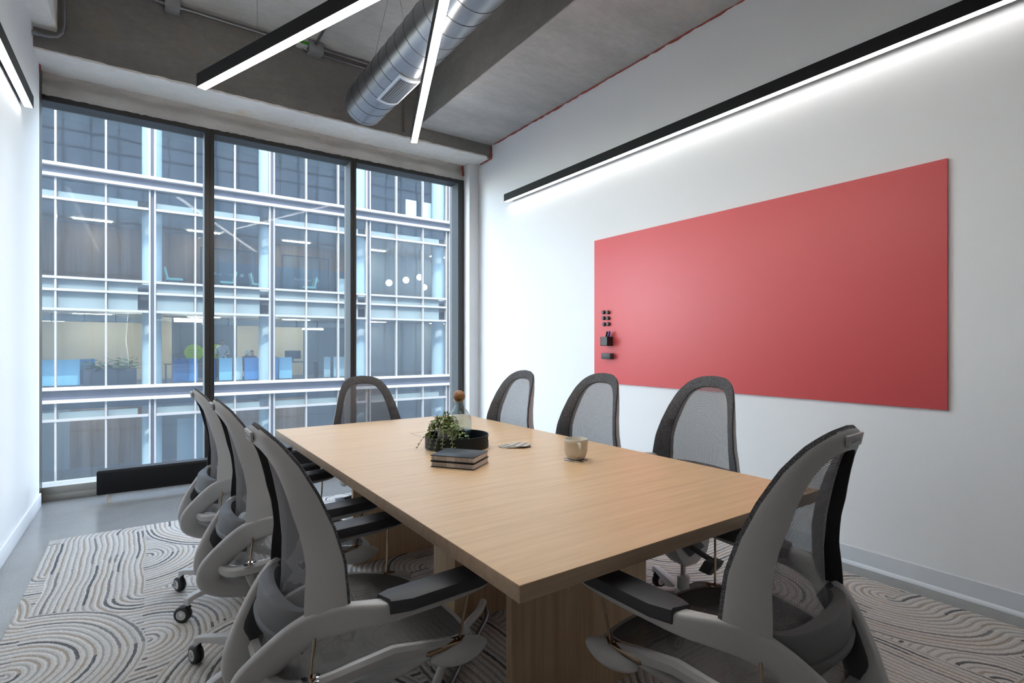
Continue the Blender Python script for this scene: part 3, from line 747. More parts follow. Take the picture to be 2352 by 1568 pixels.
for yy in (-.7, -2.6): 
    for sg in (-1, 1): MB().cyl((sg * DR * .98, yy, .02), (sg * DR * .25, yy, 3.94 - DZ), .0016, n=6).build('hanger_wire', M['steel_d'], du)
T(du, 'round galvanised spiral air duct with side grille under the ceiling', 'duct')

# ------------------------------------------------------------------ conduits and boxes on the ceiling beam
def pipe(name, pts, r, lab, grp=None, m='steel'):
    e = empty(name, pts[0]); p0 = Vector(pts[0])
    MB().tube([Vector(p) - p0 for p in pts], r, 10).build('pipe', M[m], e)
    for a, b in ((pts[0], pts[1]), (pts[-1], pts[-2])):
        a = Vector(a) - p0; b = Vector(b) - p0; d = (b - a).normalized()
        MB().cyl(a, a + d * .03, r * 1.5, n=12).build('coupling', M['steel'], e)
    return T(e, lab, 'conduit', grp)
pipe('conduit', [(1.325, 4.955, 3.912), (2.29, 4.955, 3.912)], .0105, 'upper of two steel conduits running behind the duct', 'ceiling conduits')
pipe('conduit', [(1.325, 4.972, 3.872), (2.29, 4.972, 3.872)], .0095, 'lower of two steel conduits running behind the duct', 'ceiling conduits')
pipe('conduit', [(0.225, 4.962, 3.895), (1.10, 4.962, 3.895), (1.20, 4.962, 3.875)], .0105, 'steel conduit between the two junction boxes on concrete beam', 'ceiling conduits')
pipe('conduit', [(-0.50, 4.962, 3.895), (0.13, 4.962, 3.895)], .0105, 'steel conduit from plain junction box toward the corner', 'ceiling conduits')
pipe('conduit', [(1.26, 4.90, 3.915), (1.26, 3.2, 3.915)], .0105, 'steel conduit crossing the ceiling slab above the pendant', 'ceiling conduits')
pipe('conduit', [(-0.65, 4.955, 3.40), (-0.56, 4.955, 3.40), (-0.515, 4.955, 3.412), (-0.485, 4.955, 3.45), (-0.475, 4.955, 3.50), (-0.475, 4.955, 3.93)], .0115, 'bent steel conduit in the corner by the white wall', 'ceiling conduits')
pipe('conduit', [(2.14, 4.985, 3.93), (2.14, 4.985, 3.36)], .008, 'vertical steel conduit on beam beside the wide concrete drop', 'ceiling conduits')
jb = empty('junction_box', (1.264, 4.945, 3.885)); MB().box(-.06, .06, -.055, .055, -.045, .05).build('box', M['steel_d'], jb, bevel=.003)
MB().box(-.063, .063, -.058, -.054, -.048, .045).build('cover_plate', M['steel_d'], jb, bevel=.001)
T(jb, 'grey steel junction box where three conduits meet', 'junction box')
jb = empty('junction_box', (0.178, 4.945, 3.885)); MB().box(-.05, .05, -.055, .055, -.045, .05).build('box', M['steel_d'], jb, bevel=.006)
MB().box(-.052, .052, -.058, -.054, -.047, .045).build('cover_plate', M['steel_d'], jb, bevel=.001)
T(jb, 'grey steel junction box near the corner above the window', 'junction box')
gx = empty('control_module', (1.155, 4.94, 3.905)); MB().box(-.05, .045, -.05, .05, -.03, .035).build('case', plain('grey_plastic_case', (0.50, 0.48, 0.46), .5), gx, bevel=.012)
gl = MB().box(-.03, .045, -.0515, -.049, -.028, .0).build('green_label', plain('green_label', (0.05, 0.26, 0.02), .5), gx, smooth=False)
T(gx, 'small grey control module with green sticker beside the junction box', 'control module')

# ------------------------------------------------------------------ baseboard heater
ht = empty('baseboard_heater', (-0.296, 5.05, 0))
MB().loft([[(x, y, z) for y, z in ((0, .075), (0, .238), (.012, .256), (.075, .262), (.085, .25), (.085, .075))] for x in (0, 3.22)]).build('cover', M['blackm'], ht, bevel=.003)
MB().box(-.004, .0, .004, .082, .08, .25).build('end_cap', M['blackm'], ht, bevel=.001)
for x in (.07, 1.6, 3.1):
    MB().lathe([(0, 0), (.016, 0), (.016, .05), (.013, .055), (.013, .08), (0, .08)], 16, c=(x, .04, 0)).build('foot', plain('pale_pipe_foot', (0.60, 0.57, 0.52), .5), ht)
for x in (1.08, 2.15): MB().box(x, x + .0025, -.001, .08, .076, .2605).build('joint', M['seam'], ht, smooth=False)
T(ht, 'long black baseboard heater on short feet below the window', 'heater')

# ------------------------------------------------------------------ things on the table
ZTT = 0.009 + ZT
TX, TY = 1.184, 2.148
tray = empty('serving_tray', (TX, TY, ZTT))
navy = plain('dark_navy_metal', (0.006, 0.012, 0.017), .5, spec=.25)
# rim with two cut-out handles
NRM = 96; ring_h = .058; vs = []; fs = []
RO, RI = .146, .1425
zz = [0, .022, .027, .044, .049, ring_h]
def in_slot(a, k):
    for c0 in (R(-35), R(145)):
        d = (a - c0 + math.pi) % (2 * math.pi) - math.pi
        if abs(d) < R([0, 9, 13, 9, 0][k]): return True
    return False
rimb = MB()
for i in range(NRM):
    t0, t1 = 2 * math.pi * i / NRM, 2 * math.pi * (i + 1) / NRM; am = (t0 + t1) / 2
    for k in range(5):
        if in_slot(am, k): continue
        p = lambda r, t, z: (r * math.cos(t), r * math.sin(t), z)
        rimb.add([p(RO, t0, zz[k]), p(RO, t1, zz[k]), p(RO, t1, zz[k + 1]), p(RO, t0, zz[k + 1]), p(RI, t0, zz[k]), p(RI, t1, zz[k]), p(RI, t1, zz[k + 1]), p(RI, t0, zz[k + 1])],
                 [(0, 1, 2, 3), (5, 4, 7, 6)] + ([(3, 2, 6, 7)] if (k == 4 or in_slot(am, k + 1)) else []) + ([(4, 5, 1, 0)] if (k > 0 and in_slot(am, k - 1)) else []))
rimb.build('rim', navy, tray, angle=50)
MB().lathe([(0, 0), (RO - .001, 0), (RO - .001, .004), (0, .004)], 64).build('tray_base', navy, tray)
T(tray, 'round dark navy metal tray with cut-out handles on table', 'tray')
# carafe
CX, CY = 1.222, 2.196
cf = empty('carafe', (CX, CY, ZTT + .0045))
gl_clear = glassy('clear_glass', (0.90, 0.945, 0.95), 1.5, ior=1.5)
op = [(0, .0), (.055, .0), (.059, .004), (.059, .10), (.056, .125), (.042, .150), (.026, .168), (.0225, .182), (.0235, .196), (.029, .208)]
ip = [(.0275, .208), (.022, .196), (.021, .182), (.0245, .168), (.0405, .149), (.054, .124), (.057, .10), (.057, .006), (0, .005)]
MB().lathe(op + ip, 48).build('glass_body', gl_clear, cf, angle=60)
MB().lathe([(0, .0065), (.0565, .0065), (.0565, .066), (0, .066)], 40).build('water', glassy('water', (0.86, 0.93, 0.95), .8, ior=1.33), cf)
st_m = wood('walnut_ball', (0.20, 0.09, 0.035), (0.36, 0.18, 0.075), 'X', .4, 1.2)
MB().sphere((0, 0, .222), .0285, n=32, m=20).build('stopper', st_m, cf, angle=80)
T(cf, 'clear glass water carafe with round wooden stopper in tray', 'carafe')
# plant
PX, PY = 1.120, 2.142
pt = empty('potted_plant', (PX, PY, ZTT + .0045))
potm = plain('grey_ceramic_pot', (0.46, 0.44, 0.42), .6, grain=.1, gscale=120)
MB().lathe([(0, 0), (.026, 0), (.029, .004), (.035, .080), (.036, .084), (.033, .084), (.031, .076), (0, .076)], 40).build('pot', potm, pt)
rg = random.Random(5); stb = MB(); lfb = MB()
leafm = NT('small_leaves'); lc_ = leafm.coord(); leafm.l(leafm.ramp(leafm.noise(lc_, 30, 2), [(0.3, (0.07, 0.11, 0.02)), (0.5, (0.17, 0.25, 0.055)), (0.75, (0.30, 0.34, 0.11))]), leafm.b.inputs['Base Color']); leafm.set(Roughness=.45); leafm = leafm.mat
def leaf(b, p, d, up, L):
    d = d.normalized(); s_ = d.cross(up)
    if s_.length < .1: s_ = d.orthogonal()
    s_.normalize(); n = s_.cross(d)
    b.add([p, p + d * L * .45 + s_ * L * .42 + n * L * .12, p + d * L, p + d * L * .45 - s_ * L * .42 + n * L * .12, p + d * L * .5], [(0, 1, 4), (1, 2, 4), (4, 2, 3), (0, 4, 3)])
for i in range(40):
    a = rg.uniform(0, 2 * math.pi); out = rg.uniform(.035, .092); rise = rg.uniform(.012, .055)
    if i % 8 == 0: out, rise = rg.uniform(.01, .03), rg.uniform(.05, .075)
    end_z = .08 + rise * .5 - max(0, out - .045) * rg.uniform(.3, 1.0)
    q = [(0.015 * math.cos(a), .015 * math.sin(a), .076), (out * .45 * math.cos(a), out * .45 * math.sin(a), .080 + rise), (out * .8 * math.cos(a + .15), out * .8 * math.sin(a + .15), .5 * (.08 + rise + end_z) + .012), (out * math.cos(a + .2), out * math.sin(a + .2), max(end_z, .02))]
    c_ = crom(q, 9); stb.tube(c_, .0011, 4)
    for k in (3, 5, 7, 8, 9):
        for s_ in (1, -1):
            d = (c_[k] - c_[k - 1]).normalized(); sd = Vector((-d.y, d.x, rg.uniform(-.2, .6))) * s_
            leaf(lfb, c_[k], d * rg.uniform(.2, .7) + sd, Vector((rg.uniform(-.4, .4), rg.uniform(-.4, .4), 1)), rg.uniform(.012, .021))
# trailing runners over the rim toward the notebooks
for a, ln in ((R(-122), .165), (R(-135), .150), (R(-105), .16), (R(-75), .13), (R(175), .13), (R(-150), .14), (R(-45), .13)):
    rx, ry = math.cos(a), math.sin(a)
    q = [(0, 0, .078), (rx * .05, ry * .05, .10), (rx * ln * .62, ry * ln * .62, .072), (rx * ln * .85, ry * ln * .85, .045), (rx * ln * 1.0, ry * ln * 1.0, .016)]
    c_ = crom(q, 16); stb.tube(c_, .0011, 4)
    for k in range(3, 17):
        d = (c_[k] - c_[k - 1]).normalized(); sd = Vector((-d.y, d.x, .35)) * (1 if k % 2 else -1)
        leaf(lfb, c_[k], d * .3 + sd, Vector((0, 0, 1)), rg.uniform(.010, .016))
stb.build('stems', plain('green_stem', (0.14, 0.16, 0.05), .6), pt)
fo = lfb.build('foliage', leafm, pt, smooth=False); fo['kind'] = 'stuff'
T(pt, 'small trailing green plant in grey pot standing in tray', 'plant')
# notebooks
cov = plain('black_cover', (0.014, 0.016, 0.018), .42, spec=.25); pag = plain('paper_edges', (0.75, 0.71, 0.70), .8, grain=.3, gscale=900)
nx, ny = 1.013, 1.815
ang = math.atan2(-.144, .103)
for k, (z, da, dx, lab) in enumerate(((ZTT, 0, .001, 'lower black spiral notebook of the pair on table'), (ZTT + .0235, R(1.5), 0, 'upper black spiral notebook of the pair on table'))):
    nb = empty('notebook', (nx + dx, ny - dx, z), ang + da)
    MB().box(-.0905, .0905, -.074, .074, 0, .002).build('back_cover', cov, nb, bevel=.0005)
    MB().box(-.088, .088, -.0675, .072, .002, .0195).build('pages', pag, nb, smooth=False)
    MB().box(-.0905, .0905, -.074, .074, .0195, .0225).build('front_cover', cov, nb, bevel=.0005)
    co = MB()
    for i in range(26):
        if 9 < i < 15: continue
        x = -.082 + .164 * i / 25
        co.tube([(x, -.0715 + .0085 * math.cos(t), .0112 + .0118 * math.sin(t)) for t in [2 * math.pi * q / 14 for q in range(14)]], .0007, 4, closed=True)
    w_ = co.build('wire_binding', M['blackm'], nb)
    T(nb, lab, 'notebook', 'stacked notebooks')
# coasters and mug
q = NT('wave_coaster'); c_ = q.coord(); wv = q.n('ShaderNodeTexWave'); q.l(c_, wv.inputs['Vector']); wv.inputs['Scale'].default_value = 9; wv.inputs['Distortion'].default_value = 9; wv.inputs['Detail'].default_value = 0; wv.inputs['Detail Scale'].default_value = .6
q.l(q.ramp(wv.outputs['Fac'], [(.46, (0.55, 0.52, 0.44)), (.5, (0.22, 0.22, 0.22))]), q.b.inputs['Base Color']); q.set(Roughness=.6); coast = q.mat
ck = MB().lathe([(0, 0), (.049, 0), (.050, .0012), (.049, .0025), (0, .0025)], 40).mesh(coast)
for i, (dx, dy, lab) in enumerate(((-.022, .014, 'bottom wavy coaster of the fanned stack on table'), (-.012, .006, 'second wavy coaster up in the fanned stack'), (.004, -.004, 'third wavy coaster up in the fanned stack'), (.020, -.014, 'topmost wavy coaster of the fanned stack on table'))):
    T(obj('coaster', ck, None, (1.404 + dx, 1.995 + dy, ZTT + .0026 * i), (0, 0, i * .8)), lab, 'coaster', 'wavy grey and cream coasters')
T(obj('coaster', ck, None, (1.446, 1.622, ZTT), (0, 0, .4)), 'wavy coaster under the cream mug', 'coaster', 'wavy grey and cream coasters')
mug = empty('mug', (1.446, 1.622, ZTT + .0026), R(-150))
cream = plain('cream_stoneware', (0.62, 0.58, 0.49), .35)
MB().lathe([(0, .0), (.026, .0), (.030, .002), (.041, .014), (.0465, .034), (.0475, .066), (.0485, .067), (.049, .082), (.0475, .0835), (.0455, .082), (.044, .034), (.038, .016), (0, .006)], 48).build('bowl', cream, mug, angle=60)
hp_ = [Vector(p) for p in crom([(.045, 0, .070), (.062, 0, .073), (.072, 0, .060), (.070, 0, .042), (.058, 0, .024), (.041, 0, .018)], 20)]
hb = MB(); hb.loft([section(p, hp_[min(i + 1, 20)] - hp_[max(i - 1, 0)], .0038, .0065, 12, 2.4) for i, p in enumerate(hp_)]); hb.build('handle', cream, mug)
mug.rotation_euler.z = R(-118)
T(mug, 'cream stoneware mug with handle standing on coaster', 'mug')
# ------------------------------------------------------------------ building across the street
YF = 22.0
MODW = 0.0575 * YF
def XK(k): return 0.0095 * YF + MODW * k
KA, KB = -6, 12
bd = empty('office_building', (0, YF, -5))
Bm = {}
Bm['alu'] = plain('bright_aluminium', (0.32, 0.30, 0.285), .4, .2)
Bm['beamgrey'] = plain('facade_steel_paint', (0.07, 0.075, 0.10), .45)
Bm['flange'] = plain('white_flange_paint', (0.40, 0.39, 0.38), .4)
Bm['gap'] = plain('dark_gasket', (0.06, 0.07, 0.10), .5)
Bm['pane'] = glassy('facade_glass', (0.84, 0.92, 0.95), 1.15, ior=1.5, wavy=0.004)
Bm['frost'] = plain('frosted_spandrel', (0.17, 0.21, 0.21), .25)
Bm['slabw'] = plain('floor_slab', (0.07, 0.085, 0.10), .7)
Bm['ceilw'] = plain('office_ceiling', (0.52, 0.50, 0.47), .8)
Bm['carp'] = plain('office_carpet', (0.10, 0.11, 0.13), .9)
Bm['col'] = plain('white_column', (0.55, 0.55, 0.54), .6)
Bm['dark'] = plain('dark_blue_wall', (0.055, 0.075, 0.105), .6)
Bm['slate'] = plain('slate_wall', (0.12, 0.15, 0.18), .6)
Bm['brown'] = wood('brown_wall_panel', (0.20, 0.11, 0.06), (0.31, 0.19, 0.11), 'Z', .6, .08)
Bm['beige'] = plain('beige_wall', (0.56, 0.45, 0.32), .7)
Bm['grey'] = plain('grey_office_wall', (0.32, 0.35, 0.38), .7)
def bx(name, x0, x1, y0, y1, z0, z1, m, parent=bd, **kw):
    return MB().box(x0, x1, y0 - YF if parent is bd else y0, y1 - YF if parent is bd else y1, z0 + 5 if parent is bd else z0, z1 + 5 if parent is bd else z1).build(name, m, parent, smooth=False, **kw)
xa, xb = XK(KA), XK(KB)
# floors and ceilings (top of floor, underside below)
for zt, zu in ((10.9, 10.3), (6.86, 6.18), (3.32, 2.48), (-0.22, -0.85), (-3.72, -4.4)):
    bx('floor_slab', xa, xb, YF + .25, YF + 7, zu, zt, Bm['slabw'])
    bx('floor_finish', xa, xb, YF + .25, YF + 7, zt, zt + .01, Bm['carp'])
    bx('office_ceiling', xa, xb, YF + .3, YF + 7, zu - .01, zu, Bm['ceilw'])
bx('side_wall', xa - .2, xa, YF, YF + 7, -4.4, 10.9, Bm['grey'])
bx('side_wall', xb, xb + .2, YF, YF + 7, -4.4, 10.9, Bm['grey'])
def bw(xpx0, xpx1, z0, z1, m, Y=27.5):   # interior wall sections, by direction from the room
    x0, x1 = xpx0 * Y, xpx1 * Y
    bx('office_wall', x0, x1, Y, Y + .15, z0, z1, Bm[m])
E0, E1 = -0.30, 0.72
bw(E0, 0.36, 6.86, 10.3, 'dark'); bw(0.36, E1, 6.86, 10.3, 'slate')
bw(E0, -0.155, 3.32, 6.18, 'grey'); bw(-0.155, -0.004, 3.32, 6.18, 'brown'); bw(-0.004, 0.10, 3.32, 6.18, 'brown'); bw(0.10, 0.31, 3.32, 5.05, 'slate'); bw(0.10, 0.31, 5.05, 6.18, 'brown'); bw(0.31, 0.36, 3.32, 6.18, 'brown'); bw(0.36, E1, 3.32, 6.18, 'grey')
bw(E0, 0.035, -.22, 2.48, 'beige'); bw(0.035, 0.128, -.22, 2.48, 'dark'); bw(0.128, 0.235, -.22, 2.48, 'beige'); bw(0.235, 0.36, -.22, 2.48, 'slate'); bw(0.36, E1, -.22, 2.48, 'grey')
bw(E0, -.09, -3.72, -.85, 'grey'); bw(-.09, 0.02, -3.72, -.85, 'brown'); bw(0.02, 0.08, -3.72, -.85, 'slate'); bw(0.08, 0.24, -3.72, -.85, 'brown'); bw(0.24, E1, -3.72, -.85, 'slate')
tl = emis('added_office_fill', (1.0, .90, .78), 9.0)  # glowing panels added only to brighten the far offices
for zc in (6.16, 2.46, -.87):
    for k in range(KA, KB, 3):
        bx('added_fill_panel', XK(k + 1.5) - .6, XK(k + 1.5) + .6, 26.3, 26.5, zc - .02, zc, tl)
# columns behind the double mullions
for k in range(KA, KB + 1, 3):
    x = XK(k)
    for z0, z1 in ((6.86, 10.3), (3.32, 6.18), (-.22, 2.48), (-3.72, -.85)):
        MB().cyl((x, .95, z0 + 5), (x, .95, z1 + 5), .30, n=24).build('column', Bm['col'], bd)
# spandrel beams
def hbeam(zb, zt):
    return MB().box(xa, xb, -.22, .0, zt - .10 + 5, zt + 5).box(xa, xb, -.22, 0, zb + 5, zb + .10 + 5).build('beam_flange', Bm['flange'], bd, smooth=False), MB().box(xa, xb, -.06, .0, zb + .10 + 5, zt - .10 + 5).build('beam_web', Bm['beamgrey'], bd, smooth=False)
for zb, zt in ((6.55, 7.0), (-.60, -.10)):
    for nm, z0, z1 in (('beam_flange', zt - .10, zt), ('beam_flange', zb, zb + .10)): bx(nm, xa, xb, YF - .22, YF, z0, z1, Bm['flange'])
    bx('beam_web', xa, xb, YF - .05, YF, zb + .10, zt - .10, Bm['beamgrey'])
# mullions
for z0, z1 in ((7.0, 10.5), (-.10, 6.55), (-4.2, -.60)):
    tm = MB().box(-.026, .026, -.12, .06, z0 + 5, z1 + 5).mesh(Bm['alu'], smooth=False)
    gm = MB().box(-.045, .045, -.03, .06, z0 + 5, z1 + 5).mesh(Bm['gap'], smooth=False)
    for k in range(KA, KB + 1):
        if k % 3 == 0:
            obj('mullion', tm, bd, (XK(k) - .075, 0, 0)); obj('mullion', tm, bd, (XK(k) + .075, 0, 0)); obj('gasket', gm, bd, (XK(k), 0, 0))
        else: obj('mullion', tm, bd, (XK(k), 0, 0))
# transoms, spandrel panels and panes, bay by bay
for k in range(KA, KB, 3):
    x0, x1 = XK(k) + .11, XK(k + 3) - .11
    for z in (5.88, 3.39, 3.00, 2.38, -1.15, -3.64):
        bx('transom', x0, x1, YF - .14, YF + .06, z - .04, z + .04, Bm['alu'])
for k in range(KA, KB):
    x0 = XK(k) + (.11 if k % 3 == 0 else .035); x1 = XK(k + 1) - (.11 if (k + 1) % 3 == 0 else .035)
    xs0 = x0; xs1 = x1 - (.30 if (k + 1) % 3 == 0 else 0)
    for z0, z1 in ((3.04, 3.35), (2.42, 2.96), (5.92, 6.14), (-1.11, -.90)):
        bx('spandrel_panel', xs0, xs1, YF + .02, YF + .05, z0, z1, Bm['frost'])
    for z0, z1 in ((7.0, 10.5), (6.14, 6.55), (3.43, 5.84), (-.10, 2.34), (-.90, -.60), (-3.60, -1.19)):
        bx('window_pane', x0, x1, YF + .0, YF + .012, z0, z1, Bm['pane'])
T(bd, 'glass office building with white horizontal beams across the street', 'building')
g_ = MB().box(-60, 80, 5.8, 60, -9.2, -9).build('street', plain('asphalt', (0.16, 0.16, 0.17), .9), smooth=False); S(g_, 'asphalt street far below the window')

# --- things inside the far offices
blue = plain('blue_partition', (0.10, 0.30, 0.62), .6); lblue = plain('pale_blue_partition', (0.38, 0.66, 0.80), .6); dblue = plain('deep_blue_partition', (0.04, 0.13, 0.30), .6)
def panel(x, w, m, lab, Y=23.6, h=.95, yaw=0, z=-.21, grp='blue desk screens'):
    e = empty('desk_screen', (x, Y, z), R(yaw))
    MB().box(-w / 2, w / 2, -.02, .02, .06, h).build('screen', m, e, bevel=.015)
    MB().box(-w / 2 + .05, -w / 2 + .10, -.15, .15, 0, .06).box(w / 2 - .10, w / 2 - .05, -.15, .15, 0, .06).build('foot', Bm['gap'], e, smooth=False)
    T(e, lab, 'screen', grp)
panel(-2.35, 1.0, lblue, 'pale blue desk screen behind glass beside the white wall')
panel(-1.75, .55, blue, 'blue desk screen next to the far planter', Y=24.2)
panel(1.10, .50, dblue, 'deep blue desk screen under the yellow round sign')
panel(1.52, .32, blue, 'narrow blue desk screen below the yellow round sign', yaw=-20)
panel(2.05, .42, dblue, 'deep blue desk screen behind the dark mullion')
panel(2.62, .46, lblue, 'pale blue desk screen beside the standing person')
panel(3.06, .30, plain('white_screen', (.75, .80, .80), .6), 'white desk screen between two blue ones', grp='blue desk screens')
panel(3.55, .52, blue, 'blue desk screen in front of the white-haired person')
panel(4.02, .34, dblue, 'deep blue desk screen in front of the dark-haired people', yaw=15)
panel(4.42, .36, blue, 'blue desk screen beside the double mullion')
panel(4.82, .55, lblue, 'widest pale blue desk screen below the desk monitor')
panel(6.55, .28, plain('grey_screen', (.45, .50, .50), .6), 'grey desk screen near the second mullion', grp='grey desk screens')
panel(7.10, .55, plain('grey_screen2', (.55, .60, .60), .6), 'broad grey desk screen near the second mullion', grp='grey desk screens')
# planter
pl = empty('planter', (-1.0, 23.6, -.21))
MB().box(-.75, .75, -.2, .2, 0, .62).build('trough', plain('black_planter', (.03, .03, .035), .5), pl, bevel=.02)
rg = random.Random(9); lf = MB()
for i in range(260):
    a = rg.uniform(0, 2 * math.pi); p = Vector((rg.uniform(-.8, .8), rg.uniform(-.25, .2), .60 + abs(rg.gauss(0, .17))))
    d = Vector((math.cos(a), math.sin(a), rg.uniform(-.3, .5))); leaf(lf, p, d, Vector((0, 0, 1)), rg.uniform(.10, .22))
fo = lf.build('foliage', plain('office_leaves', (0.13, 0.26, 0.07), .5), pl, smooth=False); fo['kind'] = 'stuff'
T(pl, 'dark trough planter full of green leaves in the far office', 'planter')
# round signs
yel = plain('lime_yellow_sign', (0.62, 0.75, 0.03), .5); inkm = plain('sign_ink', (0.20, 0.26, 0.03), .6)
sg = empty('round_sign', (1.61, 24.6, .95)); MB().cyl((0, .02, 0), (0, -.02, 0), .33, n=48).build('disc', yel, sg)
for t, dz in (('Presenting', .09), ('personal', 0), ('week', -.09)): obj('lettering', text_mesh(t, .085, inkm, .001), sg, (0, -.0215, dz), (R(90), 0, 0))
MB().box(-.012, .012, -.012, .012, -1.16, -.3).build('stand', Bm['gap'], sg, smooth=False)
T(sg, 'lime yellow round sign with small print in the far office', 'sign')
sg = empty('round_sign', (2.40, 24.9, .98)); MB().cyl((0, .02, 0), (0, -.02, 0), .30, n=48).build('disc', yel, sg)
MB().box(-.012, .012, -.012, .012, -1.19, -.27).build('stand', Bm['gap'], sg, smooth=False)
T(sg, 'lime yellow round sign half hidden by dark mullion', 'sign')
# people
skin = plain('skin', (0.48, 0.30, 0.22), .6)
def person(pos, yaw, shirt, pants, hair, seated, lab):
    vs, es, rad = [], [], []
    def v(p, r, link=None):
        vs.append(p); rad.append(r)
        if link is not None: es.append((link, len(vs) - 1))
        return len(vs) - 1
    hz = .48 if seated else .92
    pel = v((0, 0, hz), .13); ab = v((0, 0, hz + .22), .125, pel); chst = v((0, .0, hz + .42), .14, ab); nk = v((0, 0, hz + .54), .055, chst)
    h1 = v((.015, 0, hz + .62), .075, nk); h2 = v((.02, 0, hz + .70), .090, h1); v((.01, 0, hz + .77), .065, h2)
    v((.10, 0, hz + .66), .018, h1)
    for s in (1, -1):
        sh = v((0, .18 * s, hz + .45), .062, chst); el = v((.06, .24 * s, hz + .20), .045, sh); wr_ = v((.26, .17 * s, hz + .16), .034, el); pm = v((.33, .15 * s, hz + .17), .036, wr_)
        for q in range(4): v((.40 - .006 * abs(q - 1.5), (.15 + .018 * (q - 1.5)) * s, hz + .165), .0095, pm)
        v((.36, .115 * s, hz + .185), .011, pm)
        hp2 = v((0, .095 * s, hz - .03), .095, pel)
        if seated: kn_ = v((.42, .11 * s, hz), .07, hp2); an = v((.44, .11 * s, .09), .045, kn_); v((.56, .11 * s, .05), .04, an)
        else: kn_ = v((.02, .10 * s, .49), .065, hp2); an = v((0, .10 * s, .09), .045, kn_); v((.13, .11 * s, .05), .04, an)
    me = bpy.data.meshes.new('p'); me.from_pydata(vs, es, []); o = bpy.data.objects.new('person', me); COL.objects.link(o)
    md = o.modifiers.new('skin', 'SKIN'); sv = me.skin_vertices[0].data
    for i, r in enumerate(rad): sv[i].radius = (r, r); sv[i].use_root = (i == 0)
    o.modifiers.new('sub', 'SUBSURF').levels = 1; o.modifiers['sub'].render_levels = 1
    dg = bpy.context.evaluated_depsgraph_get(); m2 = bpy.data.meshes.new_from_object(o.evaluated_get(dg)); o.modifiers.clear(); o.data = m2
    for mm in (skin, shirt, pants, hair): m2.materials.append(mm)
    for p in m2.polygons:
        c = p.center; p.use_smooth = True; z = c.z - hz
        p.material_index = (3 if (z > .70 or (z > .58 and c.x < .0)) else 0) if z > .53 else (0 if (c.x > .25 and z > .1) else (1 if z > .02 else 2))
    o.location = pos; o.rotation_euler = (0, 0, R(yaw))
    T(o, lab, 'person'); return o
pk = lambda n, c: plain(n, c, .8)
person((2.62, 24.7, -.21), -105, pk('pale_shirt', (.62, .58, .55)), pk('grey_trousers', (.12, .12, .14)), pk('brown_hair', (.10, .055, .03)), False, 'person in pale shirt standing beside the yellow sign')
person((3.48, 24.3, -.21), 75, pk('dark_top', (.06, .07, .10)), pk('dark_trousers', (.05, .05, .06)), pk('white_hair', (.72, .68, .58)), True, 'person with pale hair seated behind a blue screen')
person((3.86, 25.6, -.21), -70, pk('navy_top', (.04, .05, .10)), pk('dark_trousers2', (.05, .05, .06)), pk('dark_hair', (.02, .018, .016)), True, 'person with dark hair seated nearer the pale-haired person')
person((4.62, 25.6, -.21), -105, pk('maroon_top', (.10, .05, .07)), pk('dark_trousers3', (.05, .05, .06)), pk('black_hair', (.02, .018, .016)), True, 'person with dark hair seated nearer the desk monitor')
# desk with monitor
dk = empty('office_desk', (5.55, 24.6, -.21)); MB().box(-.9, .9, -.35, .35, .70, .74).build('desktop', Bm['gap'], dk, bevel=.005)
for x in (-.8, .8): MB().box(x - .03, x + .03, -.3, .3, 0, .70).build('leg', Bm['gap'], dk, smooth=False)
T(dk, 'dark office desk beside the widest pale blue screen', 'desk')
mn = empty('monitor', (5.35, 24.6, .53)); MB().box(-.33, .33, -.02, .02, .12, .48).build('display', plain('monitor_back', (.05, .07, .09), .4), mn, bevel=.01)
MB().box(-.03, .03, .02, .05, .0, .3).box(-.12, .12, -.08, .10, 0, .012).build('stand', Bm['gap'], mn, smooth=False)
T(mn, 'dark computer monitor on the far office desk', 'monitor')
# lounge chairs one floor up
mint = plain('mint_upholstery', (.30, .52, .46), .7)
def lounge(x, Y, yaw, lab):
    e = empty('lounge_chair', (x, Y, 3.33), R(yaw))
    MB().box(-.28, .28, -.28, .28, .36, .46).build('seat', mint, e, bevel=.03)
    MB().loft([[(xx, -.27, z) for xx, z in ((-.24, .42), (-.34, .85), (-.28, .88), (-.18, .44))], [(xx, .27, z) for xx, z in ((-.24, .42), (-.34, .85), (-.28, .88), (-.18, .44))]]).build('backrest', mint, e, bevel=.02)
    for sx_ in (-.22, .22):
        for sy_ in (-.22, .22): MB().cyl((sx_, sy_, .37), (sx_ * 1.15, sy_ * 1.15, 0), .014, n=8).build('leg', M['blackm'], e)
    T(e, lab, 'chair', 'mint lounge chairs upstairs')
lounge(.92, 24.0, 0, 'mint lounge chair beside the white column upstairs')
lounge(2.72, 24.0, 180, 'mint lounge chair before the lettered glass door nearer the column')
lounge(3.85, 24.0, 0, 'mint lounge chair leaning beside a double mullion')
lounge(5.85, 24.0, 180, 'mint lounge chair before the lettered glass door nearer the cabinets')
for x, lab in ((7.18, 'white storage cabinet farther from the second mullion upstairs'), (7.52, 'white storage cabinet nearer the second mullion upstairs')):
    e = empty('storage_cabinet', (x, 23.6, 3.33)); MB().box(-.15, .15, -.2, .2, 0, .85).build('body', Bm['col'], e, bevel=.01)
    MB().box(-.14, .14, -.212, -.2, .03, .82).build('door', Bm['col'], e, bevel=.003); T(e, lab, 'cabinet')
wtx = plain('white_vinyl', (.75, .78, .78), .5)
